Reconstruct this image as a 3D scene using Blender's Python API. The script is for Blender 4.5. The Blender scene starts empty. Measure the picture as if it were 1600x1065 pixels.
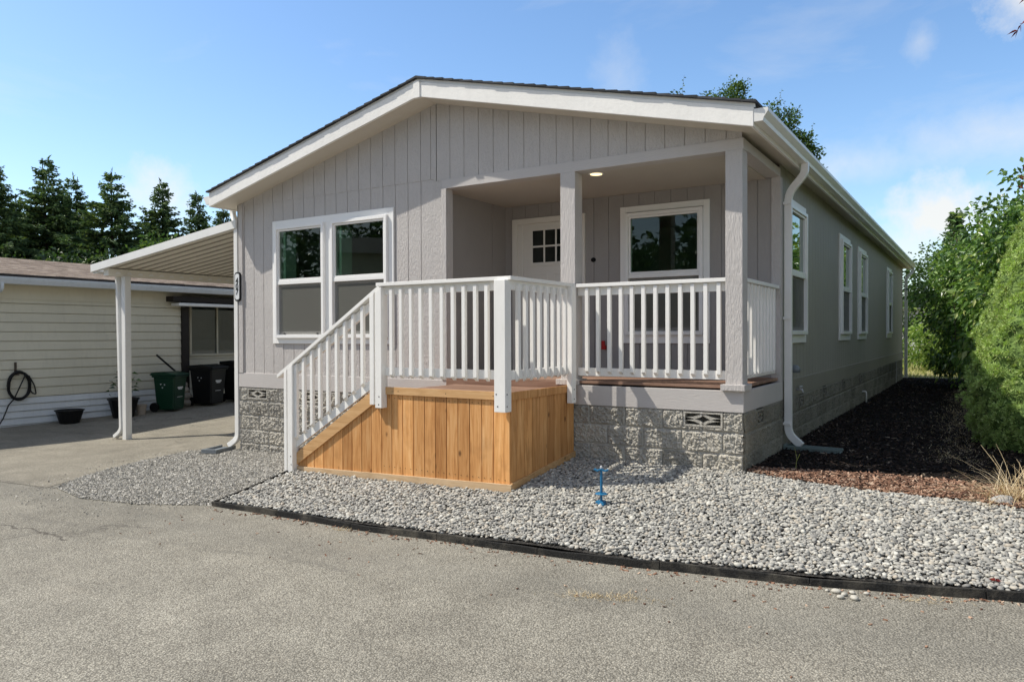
import bpy, bmesh, math, random
import numpy as np
from mathutils import Vector, Matrix, noise as mnoise

random.seed(7); RNG = np.random.default_rng(7)
scene = bpy.context.scene
COL = scene.collection
R_ = math.radians

# ------------------------------------------------------------------ node helpers
def newmat(name):
    m = bpy.data.materials.new(name); m.use_nodes = True
    nt = m.node_tree
    for n in list(nt.nodes): nt.nodes.remove(n)
    out = nt.nodes.new('ShaderNodeOutputMaterial')
    return m, nt, out
def nd(nt, typ, ins=None, **attrs):
    n = nt.nodes.new(typ)
    for k, v in attrs.items(): setattr(n, k, v)
    for k, v in (ins or {}).items():
        s = n.inputs[k]
        if isinstance(v, bpy.types.NodeSocket): nt.links.new(v, s)
        elif isinstance(v, (tuple, list)) and len(v) == 3 and s.type == 'RGBA': s.default_value = (*v, 1)
        else: s.default_value = v
    return n
def ramp(nt, fac, stops, interp='LINEAR'):
    n = nt.nodes.new('ShaderNodeValToRGB'); cr = n.color_ramp; cr.interpolation = interp
    while len(cr.elements) < len(stops): cr.elements.new(0.5)
    for e, (p, c) in zip(cr.elements, stops):
        e.position = p; e.color = (*c, 1) if len(c) == 3 else c
    nt.links.new(fac, n.inputs['Fac']); return n.outputs['Color']
def mathn(nt, op, a, b=None, c=None, clamp=False):
    n = nt.nodes.new('ShaderNodeMath'); n.operation = op; n.use_clamp = clamp
    for i, v in enumerate((a, b, c)):
        if v is None: continue
        if isinstance(v, bpy.types.NodeSocket): nt.links.new(v, n.inputs[i])
        else: n.inputs[i].default_value = v
    return n.outputs[0]
def mix(nt, fac, a, b, typ='MIX'):
    n = nt.nodes.new('ShaderNodeMix'); n.data_type = 'RGBA'; n.blend_type = typ
    for k, v in ((0, fac), (6, a), (7, b)):
        s = n.inputs[k]
        if isinstance(v, bpy.types.NodeSocket): nt.links.new(v, s)
        elif isinstance(v, (tuple, list)): s.default_value = (*v[:3], 1)
        else: s.default_value = v
    return n.outputs[2]
def pos(nt, scale=(1, 1, 1)):
    g = nd(nt, 'ShaderNodeNewGeometry')
    mp = nd(nt, 'ShaderNodeMapping', {'Vector': g.outputs['Position'], 'Scale': scale})
    return mp.outputs[0]
def island(nt):
    return nd(nt, 'ShaderNodeNewGeometry').outputs['Random Per Island']
def noise(nt, vec, scale, detail=4, rough=.55, dist=0):
    return nd(nt, 'ShaderNodeTexNoise', {'Vector': vec, 'Scale': scale, 'Detail': detail, 'Roughness': rough, 'Distortion': dist}).outputs['Fac']
def bump(nt, h, strength=.3, dist=.01):
    return nd(nt, 'ShaderNodeBump', {'Height': h, 'Strength': strength, 'Distance': dist}).outputs[0]
def finish(nt, out, color, rough=.6, normal=None, spec=.4, metallic=0, **kw):
    ins = {'Base Color': color, 'Roughness': rough, 'Metallic': metallic, 'Specular IOR Level': spec}
    if normal is not None: ins['Normal'] = normal
    ins.update(kw)
    b = nd(nt, 'ShaderNodeBsdfPrincipled', ins)
    nt.links.new(b.outputs[0], out.inputs['Surface']); return b
def scaled(c, k): return tuple(min(1, x * k) for x in c)

M = {}
def paint(key, c, rough=.55, grain=(30, 30, 4), bs=.25, var=.12, bd=.004, spec=.35, dirt=0.0):
    m, nt, out = newmat(key)
    v = noise(nt, pos(nt), 1.3, 5, .6)
    col = ramp(nt, v, [(.3, scaled(c, 1 - var)), (.7, scaled(c, 1 + var * .6))])
    if dirt:
        d = noise(nt, pos(nt, (6, 6, 1.2)), 2.0, 6, .7)
        col = mix(nt, mathn(nt, 'MULTIPLY', ramp(nt, d, [(.5, (0, 0, 0)), (.75, (1, 1, 1))]), dirt), col, scaled(c, .55))
    h = noise(nt, pos(nt, grain), 3.0, 5, .6, .6)
    finish(nt, out, col, rough, bump(nt, h, bs, bd), spec)
    M[key] = m; return m
SID = (.525, .492, .468)
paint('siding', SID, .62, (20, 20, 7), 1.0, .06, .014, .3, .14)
paint('recess_shade_siding', scaled(SID, .66), .62, (22, 22, 6), .8, .05, .006, .3, .10)  # same siding darkened to deepen the shade inside the porch
paint('shade_tone_trim', (.30, .275, .225), .6, (5, 30, 30), .4, .06, .004, .3, .1)  # trim colour darkened for the shaded side of the house
paint('shade_tone_siding', (.345, .322, .275), .62, (28, 28, 5), .4, .05, .003, .3, .12)  # siding colour darkened for the shaded right wall; left and back reuse it
paint('trim_paint', scaled(SID, 1.0), .6, (5, 30, 30), .6, .05, .005, .3, .05)
paint('post_paint', scaled(SID, 1.03), .6, (22, 22, 4), 1.0, .04, .012, .3, .05)
paint('soffit_paint', (.62, .57, .49), .6, (10, 10, 10), .2, .05, .003, .3)
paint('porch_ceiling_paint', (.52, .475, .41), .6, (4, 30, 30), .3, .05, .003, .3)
paint('fascia_paint', (.86, .835, .79), .5, (12, 12, 9), .55, .06, .005, .35, .15)
paint('rail_paint', (.86, .84, .80), .5, (26, 26, 5), .35, .05, .004, .35, .12)
paint('trim_white', (.87, .855, .825), .45, (20, 20, 8), .12, .03, .002, .4)
paint('vinyl_white', (.87, .855, .83), .35, (20, 20, 20), .04, .03, .001, .45)
paint('gutter_metal', (.78, .765, .73), .35, (2, 6, 6), .15, .05, .002, .5, .1)
paint('carport_metal', (.80, .79, .76), .4, (4, 4, 4), .12, .05, .002, .45, .12)
paint('seam_paint', (.34, .315, .27), .6)
paint('carport_pan', (.84, .80, .71), .5, (4, 4, 4), .1, .06, .002, .35, .12)
paint('nbr_siding', (.68, .64, .51), .65, (3, 2, 30), .2, .06, .003, .25, .2)
paint('nbr_skirt', (.72, .74, .74), .6, (6, 6, 6), .15, .1, .003, .3, .25)
paint('nbr_gutter', (.62, .66, .69), .35, (2, 2, 8), .1, .08, .002, .5, .25)
paint('dark_wood', (.025, .02, .017), .7, (20, 20, 4), .4, .2)
paint('black_rubber', (.024, .023, .021), .85, (70, 70, 70), 1.0, .3, .006, .25, .35)
paint('black_plastic', (.005, .005, .0055), .45, (10, 10, 10), .1, .2)
paint('green_plastic', (.003, .036, .016), .4, (12, 12, 6), .1, .15)
paint('grey_plastic', (.20, .22, .235), .5, (10, 10, 10), .15, .15)
paint('teal_plastic', (.15, .19, .18), .5, (10, 10, 10), .15, .15)
paint('beige_pot', (.42, .36, .30), .7, (10, 10, 10), .3, .15)
paint('stone', (.42, .40, .37), .8, (9, 9, 9), .8, .25, .01)
paint('pale_stone', (.6, .57, .53), .8, (9, 9, 9), .8, .25, .01)
paint('blue_metal', (.018, .15, .30), .4, (16, 16, 16), .25, .15)
paint('steel', (.45, .45, .46), .35, (16, 16, 16), .1, .1)
paint('red_tag', (.45, .02, .02), .5)
paint('digit_black', (.012, .012, .012), .4)
paint('sticker_white', (.75, .76, .76), .5)
paint('door_paint', (.78, .75, .69), .45, (6, 6, 6), .06, .03, .001, .4)
paint('interior_paint', (.62, .62, .60), .7)
paint('return_paint', (.9, .9, .88), .7)
paint('bark', (.10, .075, .055), .85, (18, 18, 4), 1.0, .3, .02)
paint('dark_bark', (.045, .034, .026), .9, (18, 18, 4), 1.0, .3, .02)
paint('twig', (.16, .11, .08), .8)
paint('dark_void', (.004, .004, .004), .9)
paint('pale_wall', (.55, .56, .58), .7)

def rubber():
    m, nt, out = newmat('black_rubber')
    p = pos(nt); n1 = noise(nt, p, 90, 5, .7); n2 = noise(nt, p, 4.0, 6, .7)
    col = ramp(nt, n1, [(.35, (.010, .010, .010)), (.6, (.030, .029, .027)), (.8, (.07, .066, .058))])
    col = mix(nt, ramp(nt, n2, [(.48, (0, 0, 0)), (.72, (.75, .75, .75))]), col, (.15, .135, .108))
    finish(nt, out, col, .9, bump(nt, n1, 1.0, .008), .25); M['black_rubber'] = m
rubber()
def wood_mat(key, c1, c2, c3, grain, knots=True, bs=.3):
    m, nt, out = newmat(key)
    isl = island(nt)
    off = nd(nt, 'ShaderNodeCombineXYZ', {'X': mathn(nt, 'MULTIPLY', isl, 13.7), 'Y': mathn(nt, 'MULTIPLY', isl, 7.3), 'Z': mathn(nt, 'MULTIPLY', isl, 31.0)}).outputs[0]
    base = nd(nt, 'ShaderNodeVectorMath', {0: pos(nt), 1: off}, operation='ADD').outputs[0]
    p = nd(nt, 'ShaderNodeMapping', {'Vector': base, 'Scale': grain}).outputs[0]
    g = noise(nt, p, 2.2, 6, .6, 1.2)
    col = ramp(nt, g, [(.28, c1), (.5, c2), (.72, c3)])
    tone = ramp(nt, isl, [(0, (.66, .60, .52)), (.3, (.90, .88, .84)), (.7, (1.06, 1.06, 1.04)), (1, (1.28, 1.27, 1.2))])
    col = mix(nt, 1.0, col, tone, 'MULTIPLY')
    blot = noise(nt, base, 3.0, 4, .6)
    col = mix(nt, ramp(nt, blot, [(.55, (0, 0, 0)), (.8, (.45, .45, .45))]), col, scaled(c1, .62))
    if knots:
        vv = nd(nt, 'ShaderNodeMapping', {'Vector': base, 'Scale': tuple(.55 if s < 5 else 1.0 for s in grain)}).outputs[0]
        vo = nd(nt, 'ShaderNodeTexVoronoi', {'Vector': vv, 'Scale': 7.0, 'Randomness': 1.0}, feature='F1')
        sel = mathn(nt, 'GREATER_THAN', nd(nt, 'ShaderNodeSeparateColor', {0: vo.outputs['Color']}).outputs[0], .40)
        k = ramp(nt, vo.outputs['Distance'], [(.06, (1, 1, 1)), (.15, (0, 0, 0))])
        col = mix(nt, mathn(nt, 'MULTIPLY', mathn(nt, 'MULTIPLY', k, sel), .9), col, scaled(c1, .28))
    finish(nt, out, col, .6, bump(nt, g, bs, .003), .3)
    M[key] = m
wood_mat('cedar', (.43, .185, .058), (.63, .315, .115), (.74, .43, .195), (13, 13, .9), True, .5)
wood_mat('cedar_rail', (.50, .28, .12), (.66, .40, .19), (.75, .50, .27), (1.0, 6, 14))
wood_mat('cedar_pale', (.54, .36, .20), (.66, .48, .30), (.72, .56, .38), (1.0, 8, 14))
wood_mat('decking', (.20, .115, .08), (.27, .165, .12), (.33, .21, .16), (.9, 12, 12), False)

def speck_mat(key, stops, rough=.8, translucent=0, tcol=None, spec=.3, bumpscale=None, varn=None):
    m, nt, out = newmat(key)
    col = ramp(nt, island(nt), stops)
    if varn:
        v = noise(nt, pos(nt), varn, 3)
        col = mix(nt, .75, col, ramp(nt, v, [(.3, (.62, .62, .62)), (.7, (1.15, 1.15, 1.15))]), 'MULTIPLY')
    nrm = None
    if bumpscale: nrm = bump(nt, noise(nt, pos(nt), bumpscale, 3), .3, .003)
    b = finish(nt, out, col, rough, nrm, spec)
    if translucent:
        t = nd(nt, 'ShaderNodeBsdfTranslucent', {'Color': mix(nt, 1.0, col, tcol or (1.6, 1.7, .7), 'MULTIPLY')})
        mx = nd(nt, 'ShaderNodeMixShader', {0: translucent, 1: b.outputs[0], 2: t.outputs[0]})
        nt.links.new(mx.outputs[0], out.inputs['Surface'])
    M[key] = m
speck_mat('pebble', [(0, (.13, .126, .118)), (.14, (.255, .247, .225)), (.45, (.35, .338, .305)), (.66, (.42, .404, .36)), (.78, (.41, .36, .29)), (.88, (.48, .46, .40)), (1, (.59, .57, .51))], .6, bumpscale=60)
speck_mat('crushed', [(0, (.20, .19, .17)), (.3, (.34, .325, .285)), (.7, (.46, .435, .385)), (1, (.58, .55, .49))], .85)
speck_mat('bark_chip', [(0, (.004, .003, .0025)), (.6, (.015, .009, .006)), (.9, (.045, .026, .018)), (.97, (.10, .07, .05)), (1, (.30, .24, .18))], .85)  # mulch colour darkened to deepen its shade beside the wall
speck_mat('lit_tone_chip', [(0, (.07, .036, .024)), (.4, (.22, .115, .072)), (.8, (.37, .225, .15)), (1, (.54, .40, .29))], .8)  # same mulch brightened as if sunlit; leaf litter reuses this tone
speck_mat('fir_needle', [(0, (.022, .05, .024)), (.45, (.075, .135, .056)), (.8, (.16, .24, .09)), (1, (.27, .35, .14))], .6, .15, varn=.5)
speck_mat('spruce_needle', [(0, (.20, .29, .08)), (.08, (.34, .31, .15)), (.14, (.32, .45, .13)), (.6, (.44, .58, .19)), (1, (.58, .70, .30))], .6, .2, varn=3.0)
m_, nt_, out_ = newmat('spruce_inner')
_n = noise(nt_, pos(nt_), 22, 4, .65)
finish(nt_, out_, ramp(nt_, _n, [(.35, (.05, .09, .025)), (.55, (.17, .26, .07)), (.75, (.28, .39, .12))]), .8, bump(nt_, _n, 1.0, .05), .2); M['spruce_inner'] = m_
speck_mat('big_leaf', [(0, (.04, .09, .022)), (.35, (.11, .21, .052)), (.7, (.20, .34, .09)), (.92, (.32, .44, .14)), (1, (.52, .55, .22))], .30, .28, spec=.75, varn=.8)
speck_mat('dark_leaf', [(0, (.012, .03, .012)), (.5, (.036, .078, .024)), (.9, (.09, .15, .045)), (1, (.16, .22, .08))], .36, .26, spec=.6, varn=.8)
speck_mat('light_leaf', [(0, (.10, .18, .04)), (.5, (.19, .30, .075)), (1, (.36, .44, .15))], .45, .35, varn=.9)
speck_mat('mid_leaf', [(0, (.03, .066, .018)), (.5, (.07, .135, .035)), (1, (.16, .24, .07))], .5, .25, varn=.4)
speck_mat('maple_leaf', [(0, (.06, .006, .008)), (.6, (.16, .016, .014)), (1, (.28, .05, .03))], .5, .35, tcol=(1.6, .6, .5))
speck_mat('dry_blade', [(0, (.40, .29, .15)), (.5, (.60, .48, .29)), (1, (.74, .64, .46))], .7, .2, tcol=(1.2, 1.1, .8))
speck_mat('grass_blade', [(0, (.16, .21, .05)), (.5, (.32, .34, .11)), (1, (.58, .52, .26))], .7, .3, tcol=(1.2, 1.2, .6))
speck_mat('shingle', [(0, (.028, .030, .034)), (.5, (.045, .047, .052)), (1, (.07, .072, .078))], .85, bumpscale=120)

def asphalt_mat(key, tint, scale=1.0, sand=False):
    m, nt, out = newmat(key)
    p = pos(nt)
    big = noise(nt, p, .35, 5, .6); mid = noise(nt, p, 2.2, 6, .65)
    col = ramp(nt, big, [(.3, scaled(tint, .84)), (.7, scaled(tint, 1.14))])
    col = mix(nt, .6, col, ramp(nt, mid, [(.3, (.72, .71, .69)), (.7, (1.22, 1.22, 1.20))]), 'MULTIPLY')
    vo = nd(nt, 'ShaderNodeTexVoronoi', {'Vector': p, 'Scale': 100 * scale, 'Randomness': 1.0}, feature='F1')
    sc = nd(nt, 'ShaderNodeSeparateColor', {0: vo.outputs['Color']}).outputs[0]
    st = ramp(nt, sc, [(0, (.56, .55, .53)), (.35, (.88, .87, .85)), (.7, (1.06, 1.05, 1.03)), (.94, (1.22, 1.21, 1.18)), (1, (1.55, 1.52, 1.46))])
    col = mix(nt, .85, col, st, 'MULTIPLY')
    pit = ramp(nt, vo.outputs['Distance'], [(.30, (1, 1, 1)), (.62, (.42, .41, .40))])
    col = mix(nt, .8, col, pit, 'MULTIPLY')
    # cracks: thin edges of large distorted cells, only here and there
    dv = nd(nt, 'ShaderNodeVectorMath', {0: p, 1: nd(nt, 'ShaderNodeTexNoise', {'Vector': p, 'Scale': 1.4, 'Detail': 5}).outputs['Color']}, operation='ADD').outputs[0]
    ce = nd(nt, 'ShaderNodeTexVoronoi', {'Vector': dv, 'Scale': .30}, feature='DISTANCE_TO_EDGE').outputs['Distance']
    cm = mathn(nt, 'MULTIPLY', ramp(nt, ce, [(0, (1, 1, 1)), (.006, (0, 0, 0))]), ramp(nt, noise(nt, p, .5, 3), [(.48, (0, 0, 0)), (.58, (1, 1, 1))]))
    col = mix(nt, mathn(nt, 'MULTIPLY', cm, .55), col, (.05, .045, .04))
    # dusty light patches
    dust = ramp(nt, noise(nt, pos(nt, (1, 2.2, 1)), .55, 6, .7), [(.56, (0, 0, 0)), (.72, (1, 1, 1))])
    col = mix(nt, mathn(nt, 'MULTIPLY', dust, .55 if sand else .25), col, (.40, .355, .285))
    sp = nd(nt, 'ShaderNodeSeparateXYZ', {0: p})
    wv = mathn(nt, 'MULTIPLY', mathn(nt, 'SUBTRACT', noise(nt, p, 2.0, 6, .65), .5), .42)
    for (xa, ya, xb, yb, wd, k, cc) in ((-12.5, -4.0, -4.6, -3.75, .016, .8, (.07, .06, .05)), (-12, -2.95, -7.0, -2.78, .02, .7, (.08, .07, .06)), (-6.0, -3.55, -1.4, -3.2, .05, .35, (.15, .14, .12))):
        dx, dy = xb - xa, yb - ya; ln = math.hypot(dx, dy); ux, uy = dx / ln, dy / ln
        along = mathn(nt, 'ADD', mathn(nt, 'ADD', mathn(nt, 'MULTIPLY', sp.outputs[0], ux), mathn(nt, 'MULTIPLY', sp.outputs[1], uy)), -(xa * ux + ya * uy))
        acr = mathn(nt, 'ADD', mathn(nt, 'ADD', mathn(nt, 'ADD', mathn(nt, 'MULTIPLY', sp.outputs[0], -uy), mathn(nt, 'MULTIPLY', sp.outputs[1], ux)), -(-xa * uy + ya * ux)), wv)
        on_ = mathn(nt, 'MULTIPLY', mathn(nt, 'LESS_THAN', mathn(nt, 'ABSOLUTE', mathn(nt, 'ADD', along, -ln / 2)), ln / 2), ramp(nt, mathn(nt, 'ABSOLUTE', acr), [(wd * .35, (1, 1, 1)), (wd, (0, 0, 0))]))
        on_ = mathn(nt, 'MULTIPLY', on_, ramp(nt, noise(nt, p, 1.7, 4), [(.40, (0, 0, 0)), (.52, (1, 1, 1))]))
        col = mix(nt, mathn(nt, 'MULTIPLY', on_, k), col, cc)
    # grime strip along the edging
    eg = mathn(nt, 'ADD', sp.outputs[1], mathn(nt, 'MULTIPLY', mathn(nt, 'SUBTRACT', big, .5), .5))
    gr_ = ramp(nt, mathn(nt, 'ABSOLUTE', mathn(nt, 'ADD', eg, 2.95)), [(.0, (1, 1, 1)), (.45, (0, 0, 0))])
    col = mix(nt, mathn(nt, 'MULTIPLY', gr_, .30), col, (.13, .125, .11))
    h = mathn(nt, 'SUBTRACT', 1.0, vo.outputs['Distance'])
    finish(nt, out, col, .85, bump(nt, h, .9, .007), .25)
    M[key] = m
asphalt_mat('asphalt', (.385, .364, .312))
asphalt_mat('driveway_asphalt', (.395, .366, .305), 1.25, True)

def soil_mat(key, c, scale):
    m, nt, out = newmat(key)
    p = pos(nt)
    vo = nd(nt, 'ShaderNodeTexVoronoi', {'Vector': p, 'Scale': scale})
    sc = nd(nt, 'ShaderNodeSeparateColor', {0: vo.outputs['Color']}).outputs[0]
    col = ramp(nt, sc, [(0, scaled(c, .35)), (.5, c), (1, scaled(c, 1.7))])
    finish(nt, out, col, .9, bump(nt, vo.outputs['Distance'], .9, .02), .2)
    M[key] = m
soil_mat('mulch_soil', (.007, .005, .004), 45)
soil_mat('gravel_soil', (.04, .037, .033), 40)
soil_mat('crushed_soil', (.30, .275, .23), 70)
soil_mat('lawn_soil', (.34, .31, .15), 30)

def block_mat(key, c, off=0.0):
    m, nt, out = newmat(key)
    p = pos(nt); sp = nd(nt, 'ShaderNodeSeparateXYZ', {0: p})
    row = mathn(nt, 'FLOOR', mathn(nt, 'MULTIPLY', sp.outputs[2], -5.0))
    odd = mathn(nt, 'MULTIPLY', mathn(nt, 'ABSOLUTE', mathn(nt, 'MODULO', row, 2.0)), .2)
    u = mathn(nt, 'ADD', mathn(nt, 'ADD', sp.outputs[0], sp.outputs[1]), mathn(nt, 'ADD', odd, off))
    cell = mathn(nt, 'FLOOR', mathn(nt, 'MULTIPLY', u, 2.5))
    wn_ = nd(nt, 'ShaderNodeTexWhiteNoise', {'Vector': nd(nt, 'ShaderNodeCombineXYZ', {'X': cell, 'Y': row}).outputs[0]}, noise_dimensions='3D').outputs['Value']
    n1 = noise(nt, p, 60, 6, .75); n2 = noise(nt, p, 3.5, 5)
    col = ramp(nt, n1, [(.3, scaled(c, .50)), (.48, c), (.72, scaled(c, 1.40))])
    col = mix(nt, .8, col, ramp(nt, n2, [(.3, (.78, .77, .76)), (.7, (1.14, 1.12, 1.08))]), 'MULTIPLY')
    col = mix(nt, 1.0, col, ramp(nt, wn_, [(0, (.80, .79, .77)), (.5, (1, 1, 1)), (1, (1.12, 1.10, 1.06))]), 'MULTIPLY')
    fu = mathn(nt, 'FRACT', mathn(nt, 'MULTIPLY', u, 2.5)); fv = mathn(nt, 'FRACT', mathn(nt, 'MULTIPLY', sp.outputs[2], -5.0))
    ju = mathn(nt, 'MULTIPLY', mathn(nt, 'MINIMUM', fu, mathn(nt, 'SUBTRACT', 1.0, fu)), .4); jv = mathn(nt, 'MULTIPLY', mathn(nt, 'MINIMUM', fv, mathn(nt, 'SUBTRACT', 1.0, fv)), .2)
    jm = ramp(nt, mathn(nt, 'MINIMUM', ju, jv), [(.0045, (1, 1, 1)), (.0085, (0, 0, 0))])
    col = mix(nt, mathn(nt, 'MULTIPLY', jm, .75), col, scaled(c, 1.25))
    finish(nt, out, col, .92, bump(nt, noise(nt, p, 55, 7, .75), 1.0, .012), .15)
    M[key] = m
block_mat('block', (.43, .412, .372)); block_mat('shade_tone_block', (.25, .238, .20), .1); block_mat('vent_concrete', (.50, .48, .435))  # darker block copy paints the shade along the side wall foot
def roof_old_mat():
    m, nt, out = newmat('old_shingle')
    p = pos(nt)
    b = nd(nt, 'ShaderNodeTexVoronoi', {'Vector': pos(nt, (5, 3.5, 5)), 'Scale': 1.6, 'Randomness': .9})
    sc = nd(nt, 'ShaderNodeSeparateColor', {0: b.outputs['Color']}).outputs[0]
    col = ramp(nt, sc, [(0, (.14, .105, .078)), (.5, (.225, .172, .13)), (1, (.32, .26, .205))])
    d = noise(nt, pos(nt, (9, 3, 9)), 3, 6, .75)
    col = mix(nt, ramp(nt, d, [(.52, (0, 0, 0)), (.66, (1, 1, 1))]), col, (.055, .035, .028))
    finish(nt, out, col, .9, bump(nt, d, .9, .03), .2)
    M['old_shingle'] = m
roof_old_mat()
def glass_mat(key, tint, boost, rough=0.0):
    m, nt, out = newmat(key)
    t = nd(nt, 'ShaderNodeBsdfTransparent', {'Color': tint})
    wob = bump(nt, noise(nt, pos(nt), 2.3, 2), .035, .02)
    g = nd(nt, 'ShaderNodeBsdfGlossy', {'Color': (.92, 1, .95), 'Roughness': rough, 'Normal': wob})
    f = nd(nt, 'ShaderNodeFresnel', {'IOR': 1.5})
    mx = nd(nt, 'ShaderNodeMixShader', {0: mathn(nt, 'MULTIPLY', f.outputs[0], boost, clamp=True), 1: t.outputs[0], 2: g.outputs[0]})
    nt.links.new(mx.outputs[0], out.inputs['Surface']); M[key] = m
glass_mat('pane_glass', (.56, .82, .63), 1.35)
glass_mat('nbr_glass', (.3, .34, .33), 1.6)
def screen_mat():
    m, nt, out = newmat('insect_screen')
    t = nd(nt, 'ShaderNodeBsdfTransparent', {'Color': (1, 1, 1)})
    d = nd(nt, 'ShaderNodeBsdfDiffuse', {'Color': (.19, .185, .165)})
    mx = nd(nt, 'ShaderNodeMixShader', {0: .66, 1: t.outputs[0], 2: d.outputs[0]})
    nt.links.new(mx.outputs[0], out.inputs['Surface']); M['insect_screen'] = m
screen_mat()
def lamp_mat():
    m, nt, out = newmat('lamp_glow')
    e = nd(nt, 'ShaderNodeEmission', {'Color': (1, .78, .42), 'Strength': 2.2})
    nt.links.new(e.outputs[0], out.inputs['Surface']); M['lamp_glow'] = m
lamp_mat()

# ------------------------------------------------------------------ mesh builder
class MB:
    def __init__(s): s.v = []; s.f = []
    def add(s, vs, fs):
        n = len(s.v); s.v += [tuple(v) for v in vs]; s.f += [tuple(i + n for i in f) for f in fs]; return s
    BF = [(0, 3, 2, 1), (4, 5, 6, 7), (0, 1, 5, 4), (1, 2, 6, 5), (2, 3, 7, 6), (3, 0, 4, 7)]
    def box(s, x0, x1, y0, y1, z0, z1):
        return s.add([(x0, y0, z0), (x1, y0, z0), (x1, y1, z0), (x0, y1, z0), (x0, y0, z1), (x1, y0, z1), (x1, y1, z1), (x0, y1, z1)], MB.BF)
    def lbox(s, T, u0, u1, v0, v1, d0, d1):
        return s.add([T(u, v, d) for d in (d0, d1) for (u, v) in ((u0, v0), (u1, v0), (u1, v1), (u0, v1))], MB.BF)
    def extrude(s, pts, vec):
        n = len(pts); v = Vector(vec)
        a = [Vector(p) for p in pts]
        return s.add(a + [p + v for p in a], [tuple(range(n - 1, -1, -1)), tuple(range(n, 2 * n))] + [(i, (i + 1) % n, (i + 1) % n + n, i + n) for i in range(n)])
    def quad(s, a, b, c, d): return s.add([a, b, c, d], [(0, 1, 2, 3)])
    def bar(s, a, b, w, h, up=(0, 0, 1)):
        a = Vector(a); b = Vector(b); d = (b - a).normalized(); up = Vector(up)
        side = d.cross(up)
        if side.length < 1e-4: side = Vector((1, 0, 0))
        side.normalize(); u = side.cross(d).normalized()
        o = [(-w / 2, -h / 2), (w / 2, -h / 2), (w / 2, h / 2), (-w / 2, h / 2)]
        return s.add([p + side * x + u * y for p in (a, b) for x, y in o], MB.BF)
    def sweep(s, pts, prof, up=(0, 0, 1), cap=True, scales=None):
        pts = [Vector(p) for p in pts]; n = len(prof); rings = []
        ref = Vector(up)
        for i, p in enumerate(pts):
            d = (pts[min(i + 1, len(pts) - 1)] - pts[max(i - 1, 0)]).normalized()
            side = d.cross(ref)
            if side.length < .05: side = d.cross(Vector((0, 1, 0.01)))
            side.normalize(); u = side.cross(d).normalized()
            k = scales[i] if scales else 1
            rings += [p + side * (x * k) + u * (y * k) for x, y in prof]
        f = []
        for i in range(len(pts) - 1):
            for j in range(n):
                f.append((i * n + j, i * n + (j + 1) % n, (i + 1) * n + (j + 1) % n, (i + 1) * n + j))
        if cap: f += [tuple(range(n - 1, -1, -1)), tuple(range((len(pts) - 1) * n, len(pts) * n))]
        return s.add(rings, f)
    def tube(s, pts, r, seg=8, scales=None, up=(0, 0, 1)):
        prof = [(r * math.cos(2 * math.pi * i / seg), r * math.sin(2 * math.pi * i / seg)) for i in range(seg)]
        return s.sweep(pts, prof, up, True, scales)
    def lathe(s, prof, c, seg=20, squash=1):
        vs = []; f = []; n = len(prof)
        for r, z in prof:
            for k in range(seg):
                a = 2 * math.pi * k / seg; vs.append((c[0] + r * math.cos(a), c[1] + r * squash * math.sin(a), c[2] + z))
        for i in range(n - 1):
            for k in range(seg):
                f.append((i * seg + k, i * seg + (k + 1) % seg, (i + 1) * seg + (k + 1) % seg, (i + 1) * seg + k))
        f += [tuple(range(seg - 1, -1, -1)), tuple(range((n - 1) * seg, n * seg))]
        return s.add(vs, f)

def wloc(o):
    v = Vector((0, 0, 0))
    while o is not None: v += o.location; o = o.parent
    return v
def link_mesh(name, me, mat, parent=None, center=None):
    o = bpy.data.objects.new(name, me); COL.objects.link(o)
    if mat is not None: me.materials.append(M[mat] if isinstance(mat, str) else mat)
    if parent is not None:
        o.parent = parent
        o.location = Vector(center) - wloc(parent)
    elif center is not None: o.location = center
    return o
def build(name, mb, mat, parent=None, smooth=False, bevel=0, recalc=True, label=None):
    vs = mb.v
    lo = [min(v[i] for v in vs) for i in range(3)]; hi = [max(v[i] for v in vs) for i in range(3)]
    c = ((lo[0] + hi[0]) / 2, (lo[1] + hi[1]) / 2, lo[2])
    me = bpy.data.meshes.new(name)
    me.from_pydata([(v[0] - c[0], v[1] - c[1], v[2] - c[2]) for v in vs], [], mb.f)
    if recalc:
        bm = bmesh.new(); bm.from_mesh(me); bmesh.ops.recalc_face_normals(bm, faces=bm.faces); bm.to_mesh(me); bm.free()
    if smooth: me.polygons.foreach_set('use_smooth', [True] * len(me.polygons))
    me.update()
    o = link_mesh(name, me, mat, parent, c)
    if bevel:
        b = o.modifiers.new('Bevel', 'BEVEL'); b.width = bevel; b.segments = 2; b.limit_method = 'ANGLE'
    if label: o['label'] = label
    return o
def build_np(name, V, F, mat, parent=None, smooth=False, center=None):
    """V (n,3), F (m,k) arrays"""
    V = np.asarray(V, np.float32); F = np.asarray(F, np.int32)
    c = np.array(center if center is not None else ((V[:, 0].min() + V[:, 0].max()) / 2, (V[:, 1].min() + V[:, 1].max()) / 2, V[:, 2].min()), np.float32)
    me = bpy.data.meshes.new(name)
    me.vertices.add(len(V)); me.vertices.foreach_set('co', (V - c).ravel())
    k = F.shape[1]
    me.loops.add(F.size); me.loops.foreach_set('vertex_index', F.ravel())
    me.polygons.add(len(F)); me.polygons.foreach_set('loop_start', np.arange(len(F), dtype=np.int32) * k)
    me.update(calc_edges=True); me.validate()
    me.polygons.foreach_set('use_smooth', np.full(len(me.polygons), smooth))
    return link_mesh(name, me, mat, parent, tuple(float(x) for x in c))
def tag(o, label=None, cat=None, group=None, kind=None):
    if label: o['label'] = label
    if cat: o['category'] = cat
    if group: o['group'] = group
    if kind: o['kind'] = kind
    return o
def thing(name, loc, label, cat, group=None):
    o = bpy.data.objects.new(name, None); COL.objects.link(o); o.location = loc
    o.empty_display_size = .2
    return tag(o, label, cat, group)
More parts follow.
